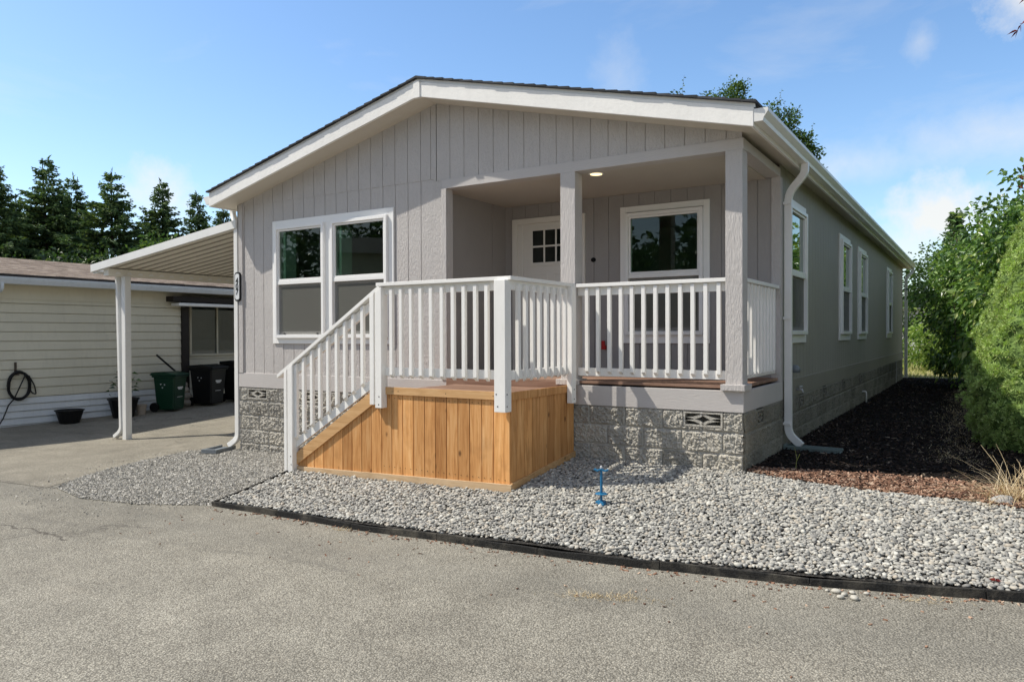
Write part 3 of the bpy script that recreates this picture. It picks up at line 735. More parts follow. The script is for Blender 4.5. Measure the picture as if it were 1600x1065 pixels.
build('door_handle', MB().lathe([(.0, 0), (.028, 0), (.028, .03), (.02, .05)], (-2.57, BY - .04, 1.18), 12), 'steel', door, smooth=True)

# windows
def frame_ring(mb, T, u0, u1, v0, v1, w, d0, d1, wb=None):
    wb = wb or w
    mb.lbox(T, u0, u0 + w, v0, v1, d0, d1); mb.lbox(T, u1 - w, u1, v0, v1, d0, d1)
    mb.lbox(T, u0 + w, u1 - w, v0, v0 + wb, d0, d1); mb.lbox(T, u0 + w, u1 - w, v1 - w, v1, d0, d1)
def make_window(T, u0, u1, v0, v1, vm, with_trim=True, tw=.082, prefix='window'):
    """u0..v1 is the vinyl frame rectangle"""
    mb = MB(); frame_ring(mb, T, u0, u1, v0, v1, .042, -.06, .060)
    w = build('window', mb, 'vinyl_white', house, bevel=.003)
    mb = MB()
    frame_ring(mb, T, u0 + .043, u1 - .043, vm, v1 - .043, .024, -.02, .040)          # upper sash
    mb.lbox(T, u0 + .043, u1 - .043, vm - .052, vm - .001, -.03, .045)                 # meeting rail
    build('sash', mb, 'vinyl_white', w, bevel=.003)
    mb = MB(); frame_ring(mb, T, u0 + .043, u1 - .043, v0 + .043, vm - .053, .030, -.035, .012, .045)
    build('sash', mb, 'vinyl_white', w, bevel=.003)
    a = T(u0 + .06, vm + .02, .012); mb = MB().add([T(u0 + .06, vm + .015, .012), T(u1 - .06, vm + .015, .012), T(u1 - .06, v1 - .06, .012), T(u0 + .06, v1 - .06, .012)], [(0, 1, 2, 3)])
    build('pane', mb, 'pane_glass', w, recalc=False)
    mb = MB().add([T(u0 + .06, v0 + .07, -.012), T(u1 - .06, v0 + .07, -.012), T(u1 - .06, vm - .07, -.012), T(u0 + .06, vm - .07, -.012)], [(0, 1, 2, 3)])
    build('pane', mb, 'pane_glass', w, recalc=False)
    mb = MB().add([T(u0 + .05, v0 + .05, .018), T(u1 - .05, v0 + .05, .018), T(u1 - .05, vm - .05, .018), T(u0 + .05, vm - .05, .018)], [(0, 1, 2, 3)])
    build('insect_screen', mb, 'insect_screen', w, recalc=False)
    if with_trim:
        mb = MB(); frame_ring(mb, T, u0 - tw, u1 + tw, v0 - .10, v1 + .085, tw - .001, .0, .022, .099)
        build('window_trim', mb, 'trim_white', w, bevel=.003)
    return w
FW0, FW1 = .705, 2.236
w1 = make_window(TF, -6.412, -5.462, FW0, FW1, 1.490, False)
w2 = make_window(TF, -5.338, -4.365, FW0, FW1, 1.490, False)
mb = MB(); frame_ring(mb, TF, -6.488, -4.278, .628, 2.322, .084, 0, .022, .084); mb.lbox(TF, -5.461, -5.339, .712, 2.238, 0, .022)
build('window_trim', mb, 'trim_white', w1, bevel=.003)
for a in (-6.27, -5.63): build('sill_clip', MB().lbox(TF, a, a + .03, .755, .772, .012, .025), 'black_plastic', w1)
for (a, b) in ((1.80, 2.93), (5.617, 6.747), (7.726, 8.858), (12.63, 13.715)):
    make_window(TS, a + .075, b - .075, .73, 2.23, 1.47, True, .075)
make_window(TB, -1.842, -.868, .73, 2.225, 1.478, True, .075)
# inside of the rooms, seen dimly through the panes
mb = MB(); t = .02
mb.box(-W + .12, -W + .14, .1, L - .1, .2, 2.55); mb.box(-W + .14, -3.7, 4.6, 4.65, .2, 2.55); mb.box(-3.72, -3.70, .1, 4.6, .2, 2.55)
mb.box(-3.68, -.1, 5.1, 5.15, .2, 2.55); mb.box(-3.72, -3.68, 5.15, L - .1, .2, 2.55)
build('room_wall', mb, 'interior_paint', house)
mb = MB().box(-W + .14, -.06, .06, BY + .05, 2.56, 2.58); mb.box(-W + .14, -.06, BY + .05, L - .1, 2.56, 2.58)
build('room_ceiling', mb, 'interior_paint', house)
mb = MB().box(-W + .14, -3.72, .06, L - .1, .16, .19); mb.box(-3.68, -.06, BY + .06, L - .1, .16, .19)
build('room_floor', mb, 'dark_wood', house)
# white door frame edge seen inside the front room
build('room_partition', MB().box(-6.1, -6.02, 2.2, 4.6, .2, 2.55), 'interior_paint', house)

for x in (-6.372, -5.298):
    build('window_return', MB().box(x - .02, x + .05, .078, .27, .76, 2.19), 'return_paint', house)
# roof
Y0, Y1 = -RO, L + .30; h = .172
def rake(sgn, dz0, dz1, y0, y1, ext=0.0, xin=None):
    xe = XM + sgn * (W / 2 + EA + ext); ze = 3.4777 - PITCH * (W / 2 + EA + ext); xa = XM + (sgn * xin if xin else 0); za = 3.4777 - PITCH * (xin or 0)
    return MB().extrude([(xe, y0, ze + dz0), (xa, y0, za + dz0), (xa, y0, za + dz1), (xe, y0, ze + dz1)], (0, y1 - y0, 0))
for sg in (-1, 1):
    build('rake_board', rake(sg, 0, h, Y0, Y0 + .035, 0, .045), 'fascia_paint', house, bevel=.004)
    build('drip_strip', rake(sg, h + .002, h + .036, Y0 + .012, Y0 + .03, .01), 'gutter_metal', house)
    build('soffit', rake(sg, .012, .03, Y0 + .036, Y1 - .036, -.024), 'soffit_paint', house)
    build('roof_deck', rake(sg, .15, .21, Y0 + .03, Y1, -.0), 'shingle', house)
    build('rake_board', rake(sg, 0, h, Y1 - .035, Y1, 0), 'fascia_paint', house)
    xe = XM + sg * (W / 2 + EA); ze = zf(0) - PITCH * EA
    build('eave_board', MB().box(min(xe, xe - sg * .024), max(xe, xe - sg * .024), Y0 + .036, Y1 - .036, ze + .0, ze + .15), 'fascia_paint', house)
# the little block closing the ridge
mb = MB().extrude([(XM - .048, Y0 - .012, 3.4777 - .018), (XM + .048, Y0 - .012, 3.4777 - .018), (XM + .048, Y0 - .012, 3.4777 + h), (XM, Y0 - .012, 3.4777 + h + .01), (XM - .048, Y0 - .012, 3.4777 + h)], (0, .045, 0))
build('ridge_block', mb, 'fascia_paint', house, bevel=.003)
# shingle courses with slightly ragged butts
for sg in (-1, 1):
    mb = MB(); n = 29; run = (W / 2 + EA + .03) / n
    for k in range(n):
        xa, xb = W / 2 + EA + .03 - k * run, W / 2 + EA + .03 - (k + 1.25) * run
        xb = max(xb, 0)
        za, zb = 3.4777 - PITCH * xa + .222, 3.4777 - PITCH * xb + .2195
        yo = Y0 - .028 - random.uniform(0, .008)
        jag = random.uniform(.008, .013)
        pts = [(XM + sg * xa, yo, za - .012), (XM + sg * xb, yo, zb - .012), (XM + sg * xb, yo, zb), (XM + sg * xa, yo, za + jag)]
        y = yo; ends = []
        mb.extrude(pts, (0, Y1 + .02 - yo, 0))
    build('shingles', mb, 'shingle', house)
mb = MB()
for k in range(40):
    y0 = Y0 - .022 + k * .45
    if y0 > Y1: break
    for sg in (-1, 1):
        mb.extrude([(XM, y0, 3.4777 + .226), (XM + sg * .15, y0, 3.4777 + .226 - PITCH * .15), (XM + sg * .15, y0, 3.4777 + .233 - PITCH * .15), (XM, y0, 3.4777 + .235)], (0, .46, .004))
build('ridge_cap', mb, 'shingle', house)

# gutters
def gutter(sg):
    xe = XM + sg * (W / 2 + EA) + sg * .001; zb = zf(0) - PITCH * EA + .042
    prof = [(0, .112), (0, 0), (.078, 0), (.086, .03), (.104, .055), (.122, .082), (.122, .112), (.110, .112)]
    V = []; F = []; n = len(prof)
    for y in (Y0 + .01, Y1 - .01):
        V += [(xe + sg * px, y, zb + pz) for px, pz in prof]
    for j in range(n - 1): F.append((j, j + 1, n + j + 1, n + j))
    g = build('gutter', MB().add(V, F), 'gutter_metal', house, recalc=False)
    so = g.modifiers.new('Solidify', 'SOLIDIFY'); so.thickness = .003; so.offset = 0
    build('end_cap', MB().extrude([(xe + sg * px, Y0 + .008, zb + pz) for px, pz in prof[:7]], (0, -.003, 0)), 'gutter_metal', g)
    build('gutter_hanger', MB().box(min(xe + sg * .004, xe + sg * .118), max(xe + sg * .004, xe + sg * .118), 5.0, 5.02, zb + .1, zb + .108), 'gutter_metal', g)
    return xe, zb
RP = [(-.040, -.028), (.040, -.028), (.040, .028), (-.040, .028)]
def smooth_path(pts, r=.09, n=5):
    P = [Vector(p) for p in pts]; out = [P[0]]
    for a, b, c in zip(P, P[1:], P[2:]):
        d1 = (a - b); d2 = (c - b); rr = min(r, d1.length * .45, d2.length * .45); p = b + d1.normalized() * rr; q = b + d2.normalized() * rr
        for k in range(n + 1):
            t = k / n; out.append(p.lerp(b, t).lerp(b.lerp(q, t), t))
    return out + [P[-1]]
xr, zb = gutter(1); xl, _ = gutter(-1)
def downspout(path, name='downspout', parent=None, mat='gutter_metal', prof=RP, up=(0, 1, 0)):
    d = build(name, MB().sweep(smooth_path(path), prof, up), mat, parent or house, bevel=.005)
    return d
ds = downspout([(xr + .058, 1.62, zb + .01), (xr + .058, 1.62, 2.50), (.055, 1.66, 2.30), (.055, 1.66, -.38), (.20, 1.63, -.50)])
mb = MB()
for z in (2.18, .9, -.28): mb.box(.052 - .046, .052 + .034, 1.615, 1.705, z, z + .03)
build('strap', mb, 'gutter_metal', ds, bevel=.002)
mb = MB()
for k in range(9):
    t = k / 8; a = Vector((xr + .058, 1.62, 2.53)).lerp(Vector((.055, 1.66, 2.33)), t)
    mb.box(a.x - .045, a.x + .045, a.y - .043, a.y + .043, a.z - .004, a.z + .004)
downspout([(xl - .058, .10, zb + .01), (xl - .058, .10, 2.52), (-W - .05, .02, 2.34), (-W - .05, .02, -.76), (-W - .17, -.05, -.865)])
downspout([(xr + .058, L + .1, zb + .01), (xr + .058, L + .1, 2.5), (.075, L - .02, 2.3), (.075, L - .02, -.53)])

# skirting of split-face concrete block, real relief
def skirt(T, u0, u1, zt, zbot, step, depth, offs, vents, mat='block'):
    nu = int((u1 - u0) / step); nv = int((zt - zbot) / step)
    us = np.linspace(u0, u1, nu + 1); vs = np.linspace(zt, zbot, nv + 1)
    ch, bl = .2, .4
    V = np.zeros(((nu + 1) * (nv + 1), 3)); i = 0
    for v in vs:
        c = int((zt - v) / ch); fv = (zt - v) - c * ch
        for u in us:
            uu = u + (bl / 2 if c % 2 else 0) + offs; fu = uu % bl
            key = (int(math.floor(uu / bl)), c)
            jo = min(fu, bl - fu, fv, ch - fv)
            r = mnoise.noise((u * 9 + key[0] * 3.1, v * 9, key[1] * 5.7)) * .30 + mnoise.noise((u * 27, v * 27, key[0] * 1.7)) * .55 + mnoise.noise((u * 62, v * 62, 3.3)) * .75
            d = depth * (.62 + .95 * r)
            if jo < .0075: d = -.003
            elif jo < .016: d *= .6
            if any(a < u < b and p < v < q for a, b, p, q in vents): d = -.14
            V[i] = T(u, v, d); i += 1
    I = (np.arange(nv)[:, None] * (nu + 1) + np.arange(nu)[None]).ravel()
    F = np.stack([I, I + 1, I + nu + 2, I + nu + 1], 1)
    return build_np('skirting', V, F, mat, house, smooth=False)
def vent(T, u0, u1, v0, v1, parent, mat='vent_concrete'):
    mb = MB(); w = .018
    frame_ring(mb, T, u0, u1, v0, v1, w, -.06, .016)
    uc, vc, a, b = (u0 + u1) / 2, (v0 + v1) / 2, (u1 - u0) / 2 - w * .6, (v1 - v0) / 2 - w * .6
    for su in (-1, 1):
        for sv in (-1, 1):
            pts = []
            for k in range(11):
                t = k / 10 * math.pi / 2
                pts.append((uc + su * a * (1 - .80 * (math.sin(t) ** 1.5)) * (1 if k < 10 else 1), vc + sv * b * (1 - .80 * math.cos(t) ** 1.5)))
            pts = [(uc + su * a, vc + sv * b * .12)] + [(uc + su * a * math.cos(t) ** 3.3, vc + sv * b * math.sin(t) ** 3.3) for t in [k * math.pi / 20 for k in range(1, 10)]] + [(uc + su * a * .08, vc + sv * b)]
            for (p, q), (r, s_) in zip(pts, pts[1:]):
                du, dv = r - p, s_ - q; l = math.hypot(du, dv) or 1; nu_, nv_ = -dv / l * .013, du / l * .013
                quad = [(p + nu_, q + nv_), (r + nu_, s_ + nv_), (r - nu_, s_ - nv_), (p - nu_, q - nv_)]
                vv = [T(x, y, d) for d in (-.055, .010) for x, y in quad]
                mb.add(vv, MB.BF)
    build('vent', mb, mat, parent)
KF = lambda u, v, d: (u, .022 - d, v)
KS = lambda u, v, d: (-.005 + d, u, v)
KL = lambda u, v, d: (-W + .005 - d, u, v)
VF = [(-.585, -.20, -.155, -.01), (-7.05, -6.63, -.165, -.015), (-5.9, -5.5, -.165, -.015), (-4.9, -4.5, -.165, -.015)]
VS = [(a - .19, a + .19, -.165, -.015) for a in (.6, 2.66, 4.28, 6.0, 8.05)]
VS = [(a + .05, b - .05, c, d) for a, b, c, d in VS]
sk = skirt(KF, -W + .01, -.005, 0, -1.02, .0115, .028, .0, VF)
for v in VF: vent(KF, *v, sk)
build('vent_void', MB().box(-W + .3, -.1, .165, .17, -.2, 0), 'dark_void', sk)
sk = skirt(KS, .0, L - .2, 0, -.75, .017, .014, .1, VS, 'shade_tone_block')
for v in VS: vent(KS, *v, sk, 'shade_tone_block')
build('vent_void', MB().box(-.165, -.16, .3, L - .3, -.2, 0), 'dark_void', sk)
skirt(KL, .02, L - .2, 0, -1.0, .05, .012, .1, [])
# hose bib, vent dome, drain elbow on the side wall
hb = build('hose_bib', MB().tube([(0, 2.39, .07), (.06, 2.39, .07), (.075, 2.39, .03)], .013, 8), 'steel', house, smooth=True)
build('tap_handle', MB().tube([(.05, 2.33, .105), (.05, 2.45, .105)], .012, 6), 'steel', hb)
build('dryer_vent', MB().lathe([(.055, 0), (.06, .05), (.02, .09)], (.02, 2.21, .28), 14), 'grey_plastic', house, smooth=True)
build('drain_pipe', MB().tube(smooth_path([(-.03, 8.27, -.345), (.07, 8.27, -.345), (.07, 8.27, -.56)], .03), .016, 8), 'rail_paint', house, smooth=True)
build('seam_strip', MB().box(-.001, .022, 14.84, 14.90, -.7, -.005), 'trim_paint', house)

# railings
RB = .038
def baluster_mesh(x, y, z0, z1, cut, ax, sgn):
    """square picket, its foot cut on a slope; outer face shorter"""
    h_ = RB / 2; mb = MB()
    vs = []
    for z, top in ((z0, 0), (z1, 1)):
        for dx, dy in ((-h_, -h_), (h_, -h_), (h_, h_), (-h_, h_)):
            outer = (dy * sgn > 0) if ax == 'y' else (dx * sgn > 0)
            vs.append((x + dx, y + dy, z + (cut if (outer and not top) else 0)))
    return mb.add(vs, MB.BF)
def pickets(first, coords, parent):
    """coords: world offsets from the first picket"""
    for d in coords: copy_part(first, parent, d)
# porch front railing (between posts)
r1 = build('porch_railing', MB().box(-1.758, -.169, .0, .098, 1.237, 1.274).box(-1.758, -.169, .052, .09, 1.150, 1.2365), 'rail_paint', house, bevel=.003)
build('bottom_rail', MB().box(-1.758, -.169, .052, .09, .302, .388), 'rail_paint', r1, bevel=.003)
xs = [-1.65, -1.521, -1.393, -1.264, -1.142, -1.017, -.89, -.762, -.633, -.508, -.38, -.252]
xs = [x + .012 for x in xs]
b0 = build('baluster', baluster_mesh(xs[0], .0325, .325, 1.228, .03, 'y', -1), 'rail_paint', r1, bevel=.002)
pickets(b0, [(x - xs[0], 0, 0) for x in xs[1:]], r1)
# porch side railing
r2 = build('porch_railing', MB().box(-.11, -.012, .168, BY - .012, 1.237, 1.274).box(-.095, -.057, .168, BY - .012, 1.150, 1.2365), 'rail_paint', house, bevel=.003)
build('bottom_rail', MB().box(-.095, -.057, .168, BY - .012, .302, .388), 'rail_paint', r2, bevel=.003)
ys = [.27 + k * .135 for k in range(9)]
b0 = build('baluster', baluster_mesh(-.037, ys[0], .315, 1.228, .03, 'x', 1), 'rail_paint', r2, bevel=.002)
pickets(b0, [(0, y - ys[0], 0) for y in ys[1:]], r2)

# ------------------------------------------------------------------ entry deck with stairs
DX0, DX1, DY = -3.295, -1.78, -1.275
deck = thing('entry_deck', (-2.6, -.7, bz(-2.6, -1.3) - .02), 'cedar clad entry deck with stairs and white picket railing in front of the porch', 'deck')
# floor boards run across, small gaps
mb = MB(); k = 0; y = DY + .002
while y < -.02:
    y1 = min(y + .137, -.008); mb.box(DX0 - .02, DX1 - .002, y, y1 - .004, .138, .164 + .0012 * (k % 3)); y += .1375; k += 1
build('deck_floor', mb, 'decking', deck, bevel=.003)
build('threshold', MB().box(-3.458, DX1 + .0, -.024, -.003, .0, .246), 'decking', deck, bevel=.003)
# front cladding
mb = MB(); ex = [-3.342, -3.203, -3.06, -2.922, -2.779, -2.645, -2.508, -2.371, -2.234, -2.095, -1.961, -1.783]
gz_f = lambda x: bz(x, -1.31) - .03
for i, (a, b) in enumerate(zip(ex, ex[1:])): mb.box(a + .0035, b - .0035, DY - random.uniform(0, .003), DY + .018, gz_f(a), .137)
build('front_cladding', mb, 'cedar', deck, bevel=.002)
mb = MB(); ex = [-4.585, -4.452, -4.326, -4.181, -4.038, -3.895, -3.758, -3.621, -3.482, -3.342]
ub = lambda x: -.577 + .6478 * (x + 4.603)         # upper edge of the slanting board
for a, b in zip(ex, ex[1:]):
    za, zb_ = ub(a) - .06, ub(b) - .06
    y0 = DY - random.uniform(0, .003); g = gz_f(a)
    mb.extrude([(a + .0035, y0, g), (b - .0035, y0, g), (b - .0035, y0, max(zb_, g + .02)), (a + .0035, y0, max(za, g + .02))], (0, .018, 0))
build('stair_cladding', mb, 'cedar', deck, bevel=.002)
mb = MB(); ys = [-1.272, -1.156, -1.02, -.876, -.731, -.585, -.439, -.298, -.158, -.006]
for a, b in zip(ys, ys[1:]): mb.box(DX1 - .018, DX1 + random.uniform(0, .003), a + .0035, b - .0035, bz(DX1, a) - .05, .137)
build('side_cladding', mb, 'cedar', deck, bevel=.002)
build('top_trim', MB().box(DX0, DX1 + .02, DY - .022, DY - .004, .137, .2125), 'cedar_rail', deck, bevel=.002)
build('top_trim', MB().box(DX1 + .004, DX1 + .02, DY - .004, -.006, .137, .2125), 'cedar', deck, bevel=.002)
mb = MB(); a, b = -4.60, DX1 + .022
mb.extrude([(a, DY - .022, gz_f(a) - .0), (b, DY - .022, gz_f(b) - .0), (b, DY - .022, -.632), (a, DY - .022, -.716)], (0, .018, 0))
build('bottom_trim', mb, 'cedar_pale', deck, bevel=.002)
mb = MB(); mb.extrude([(DX1 + .004, DY - .004, -.74), (DX1 + .004, -.01, -.62), (DX1 + .004, -.01, -.490), (DX1 + .004, DY - .004, -.625)], (.020, 0, 0))
build('bottom_trim', mb, 'cedar_rail', deck, bevel=.002)
mb = MB()
xa, xb = -4.603, -3.335
mb.extrude([(xa, DY - .024, ub(xa)), (xa, DY - .024, ub(xa) - .135), (xb, DY - .024, ub(xb) - .15), (xb, DY - .024, ub(xb))], (0, .02, 0))
build('stair_stringer', mb, 'cedar_rail', deck, bevel=.002)
build('stair_stringer', MB().extrude([(-4.60, -.10, ub(-4.6) - .14), (-4.60, -.10, -.82), (-3.34, -.10, -.74), (-3.34, -.10, ub(-3.34) - .16)], (0, .03, 0)), 'cedar', deck)
tr = build('stair_tread', MB().box(-4.60, -4.27, DY + .004, -.105, -.552, -.522), 'decking', deck, bevel=.003)
for k in (1, 2, 3): copy_part(tr, deck, (.325 * k, 0, .178 * k))
rs = build('stair_riser', MB().box(-4.575, -4.555, DY + .004, -.105, -.80, -.554), 'cedar', deck)
for k in (1, 2, 3, 4): copy_part(rs, deck, (.325 * k - .002, 0, .178 * k))
# railings: front run
YB = -1.316
rf = build('deck_railing', MB().box(-3.345, -1.718, -1.352, -1.248, 1.237, 1.272).box(-3.31, -1.75, -1.2965, -1.2605, 1.150, 1.2365), 'rail_paint', deck, bevel=.003)
build('bottom_rail', MB().box(-3.31, -1.75, -1.2965, -1.2605, .326, .412), 'rail_paint', rf, bevel=.003)
xs = [-3.285, -3.162, -3.036, -2.908, -2.784, -2.655, -2.522, -2.390, -2.262, -2.130, -2.002]
b0 = build('baluster', baluster_mesh(xs[0], YB, .305, 1.205, .035, 'y', -1), 'rail_paint', rf, bevel=.002)
pickets(b0, [(x - xs[0], 0, 0) for x in xs[1:]], rf)
screw_mat = 'digit_black'
def post(x0, x1, y0, y1, z0, z1, screws):
    p = build('newel_post', MB().box(x0, x1, y0, y1, z0, z1), 'rail_paint', deck, bevel=.003)
    mb = MB()
    for (sx_, sz_, face) in screws:
        if face == 'f': mb.tube([(sx_, y0 - .002, sz_), (sx_, y0 + .004, sz_)], .007, 8, up=(1, 0, 0))
        else: mb.tube([(x1 - .004, sx_, sz_), (x1 + .002, sx_, sz_)], .007, 8, up=(0, 1, 0))
    if screws: build('bolt', mb, 'digit_black', p)
    return p
post(-1.868, -1.748, -1.405, -1.30, .038, 1.2365, [(-1.845, .20, 'f'), (-1.83, .09, 'f'), (-1.375, .20, 's'), (-1.375, .09, 's')])
# right return
rr = build('deck_railing', MB().box(-1.800, -1.7185, -1.266, -.085, 1.237, 1.272).box(-1.7945, -1.7585, -1.29, -.10, 1.150, 1.2365), 'rail_paint', deck, bevel=.003)
build('bottom_rail', MB().box(-1.7945, -1.7585, -1.29, -.10, .326, .412), 'rail_paint', rr, bevel=.003)
ys = [-1.195, -1.062, -.932, -.80, -.665, -.53, -.40, -.275]
b0 = build('baluster', baluster_mesh(-1.739, ys[0], .305, 1.205, .035, 'x', 1), 'rail_paint', rr, bevel=.002)
pickets(b0, [(0, y - ys[0], 0) for y in ys[1:]], rr)
post(-1.7575, -1.70, -.20, -.105, .028, 1.2365, [(-.15, .17, 's'), (-.15, .07, 's')])
# stair newels: 4x4 post with a packed out strip beside it, tops cut to the slope of the rail
sl = (1.231 - .269) / (-3.276 + 4.828)
hl = lambda x: .269 + sl * (x + 4.828)             # underside of the sloping cap at its outer edge
def sloped_post(name, x0, x1, y0, y1, z0, bolts):
    p = build(name, MB().extrude([(x0, y0, z0), (x1, y0, z0), (x1, y0, hl(x1) - .007), (x0, y0, hl(x0) - .007)], (0, y1 - y0, 0)), 'rail_paint', deck, bevel=.003)
    for bx_, bz_ in bolts: build('bolt', MB().tube([(bx_, y0 - .002, bz_), (bx_, y0 + .004, bz_)], .007, 8, up=(1, 0, 0)), 'digit_black', p)
lz = bz(-4.69, -1.35) - .03
sloped_post('newel_post', -3.352, -3.268, -1.36, -1.265, .0, [(-3.30, .115), (-3.305, .035)])
sloped_post('newel_strip', -3.428, -3.372, -1.358, -1.27, .03, [])
sloped_post('newel_post', -4.655, -4.580, -1.36, -1.265, lz, [(-4.605, -.60), (-4.60, -.69)])
sloped_post('newel_strip', -4.715, -4.672, -1.358, -1.27, lz, [])
build('newel_packer', MB().box(-3.372, -3.352, -1.325, -1.27, .03, 1.08), 'rail_paint', deck)
build('newel_packer', MB().box(-4.672, -4.655, -1.325, -1.27, lz, .33), 'rail_paint', deck)
# stair rails (sloping)
mb = MB()
a, b = -4.835, -3.30
mb.extrude([(a, -1.352, hl(a) - .006), (b, -1.352, hl(b) - .006), (b, -1.352, hl(b) + .036), (a, -1.352, hl(a) + .036)], (0, .10, 0))
a, b = -4.580, -3.428
for off, hgt in ((-.012 - .105, .10), (-.93, .10)):
    mb.extrude([(a, -1.2965, hl(a) + off), (b, -1.2965, hl(b) + off), (b, -1.2965, hl(b) + off + hgt), (a, -1.2965, hl(a) + off + hgt)], (0, .036, 0))
rsr = build('stair_railing', mb, 'rail_paint', deck, bevel=.003)
xs = [-4.556, -4.433, -4.306, -4.182, -4.059, -3.929, -3.808, -3.69, -3.558]
x = xs[0]
h_ = RB / 2; zt = hl(x) - .02; z0 = hl(x) - .855
vs = [(x - h_, YB - h_, z0 - sl * h_ + .03), (x + h_, YB - h_, z0 + sl * h_ + .03), (x + h_, YB + h_, z0 + sl * h_), (x - h_, YB + h_, z0 - sl * h_)] + [(x - h_, YB - h_, zt - sl * h_), (x + h_, YB - h_, zt + sl * h_), (x + h_, YB + h_, zt + sl * h_), (x - h_, YB + h_, zt - sl * h_)]
b0 = build('baluster', MB().add(vs, MB.BF), 'rail_paint', rsr, bevel=.002)
pickets(b0, [(q - x, 0, sl * (q - x)) for q in xs[1:]], rsr)
# nail heads on the cladding
mb = MB()
for a in [-3.27, -3.13, -2.99, -2.85, -2.71, -2.576, -2.44, -2.30, -2.165, -2.03, -1.87]:
    for z in (.10, -.60):
        for dx in (-.035, .035): mb.box(a + dx - .003, a + dx + .003, DY - .0048, DY - .002, z - .003, z + .003)
for a in (-3.1, -2.5, -1.95):
    mb.box(a - .004, a + .004, DY - .0235, DY - .02, .17, .178)
build('nail_heads', mb, 'dark_wood', deck)

# splash blocks
def splash(name, c, ang, lx, ly, mat, label, zfn):
    t = thing(name, c, label, 'splash block')
    mb = MB(); ca, sa = math.cos(ang), math.sin(ang)
    def T(u, v, z): return (c[0] + ca * u - sa * v, c[1] + sa * u + ca * v, c[2] + z + .0 * u)
    def bx(u0, u1, v0, v1, z0, z1): mb.add([T(u, v, z) for z in (z0, z1) for u, v in ((u0, v0), (u1, v0), (u1, v1), (u0, v1))], MB.BF)
    bx(-lx, lx, -ly, ly, -.01, .012)
    build('tray', mb, mat, t, bevel=.004)
    mb = MB(); bx(-lx, lx, -ly, -ly + .02, .0125, .042); bx(-lx, lx, ly - .02, ly, .0125, .042); bx(-lx, -lx + .02, -ly + .021, ly - .021, .0125, .05)
    build('rim', mb, mat, t, bevel=.006)
    return t
splash('splash_block', (.32, 1.62, -.540), -.10, .30, .075, 'teal_plastic', 'grey green plastic splash block under the right front downspout', None)
splash('splash_block', (-7.40, -.22, -.905), 1.9, .24, .12, 'grey_plastic', 'grey plastic splash block at the left front corner downspout', None)

# house number plaque 407
pl = thing('house_number_plaque', (-7.215, -.006, 1.24), 'vertical white plaque with black rim reading 407 at the left house corner', 'house number')
def octa(w, h_, y0, y1, c):
    q = w * .45; x, z = c
    p = [(-w, -h_ + q), (-w + q, -h_), (w - q, -h_), (w, -h_ + q), (w, h_ - q), (w - q, h_), (-w + q, h_), (-w, h_ - q)]
    return MB().extrude([(x + a, y0, z + b) for a, b in p], (0, y1 - y0, 0))
build('rim', octa(.062, .208, -.03, -.007, (-7.215, 1.445)), 'black_plastic', pl, bevel=.003)
build('face', octa(.044, .186, -.0335, -.0305, (-7.215, 1.445)), 'sticker_white', pl)
for ch, z in (('4', 1.525), ('0', 1.445), ('7', 1.365)):
    cu = bpy.data.curves.new('digit', 'FONT'); cu.body = ch; cu.size = .115; cu.align_x = 'CENTER'; cu.align_y = 'CENTER'; cu.extrude = .0012; cu.offset = .0022
    to = bpy.data.objects.new('digit_source', cu); COL.objects.link(to)
    dg = bpy.context.evaluated_depsgraph_get(); me = bpy.data.meshes.new_from_object(to.evaluated_get(dg))
    bpy.data.objects.remove(to); me.transform(Matrix.Rotation(R_(90), 4, 'X')); me.materials.clear()
    link_mesh('digit', me, 'digit_black', pl, (-7.215, -.0355, z))

# ------------------------------------------------------------------ carport
cp = thing('carport', (-9.2, 2, gz(-9.2, 2)), 'white metal carport with ribbed sloping roof on a slim post left of the house', 'carport')
CX0, CX1, CY0, CY1 = -11.08, -7.245, -.03, 6.4
cz = lambda x: 1.835 + .1195 * (x - CX0)
mb = MB().extrude([(CX0, CY0, cz(CX0)), (CX1, CY0, cz(CX1)), (CX1, CY0, cz(CX1) + .118), (CX0, CY0, cz(CX0) + .128)], (0, .035, 0))
mb.extrude([(CX0, CY0 + .035, cz(CX0)), (CX1, CY0 + .035, cz(CX1)), (CX1, CY0 + .035, cz(CX1) + .012), (CX0, CY0 + .035, cz(CX0) + .012)], (0, .03, 0))
build('fascia', mb, 'carport_metal', cp, bevel=.003)
prof = []; y = CY0 + .036
while y < CY1:
    prof += [(y, .012), (y + .150, .012), (y + .151, .010), (y + .163, .010), (y + .165, .062), (y + .194, .062)]; y += .2
V = []; F = []; n = len(prof)
for x in (CX0 + .12, CX1): V += [(x, py, cz(x) + pz + .01) for py, pz in prof]
for j in range(n - 1): F.append((j, j + 1, n + j + 1, n + j))
rf_ = build('roof_pan', MB().add(V, F), 'carport_pan', cp, recalc=False)
so = rf_.modifiers.new('Solidify', 'SOLIDIFY'); so.thickness = .004
ps = build('pan_seam', MB().extrude([(CX0 + .3, CY0 + .168, cz(CX0 + .3) + .004), (CX1 - .01, CY0 + .168, cz(CX1 - .01) + .004), (CX1 - .01, CY0 + .168, cz(CX1 - .01) + .022), (CX0 + .3, CY0 + .168, cz(CX0 + .3) + .022)], (0, .012, 0)), 'seam_paint', cp)
for k in range(1, 31): copy_part(ps, cp, (0, .2 * k, 0))
mb = MB().box(-10.80, -10.66, CY0 + .07, CY1, 1.765, cz(-10.8) + .018)
build('beam', mb, 'carport_pan', cp, bevel=.004)
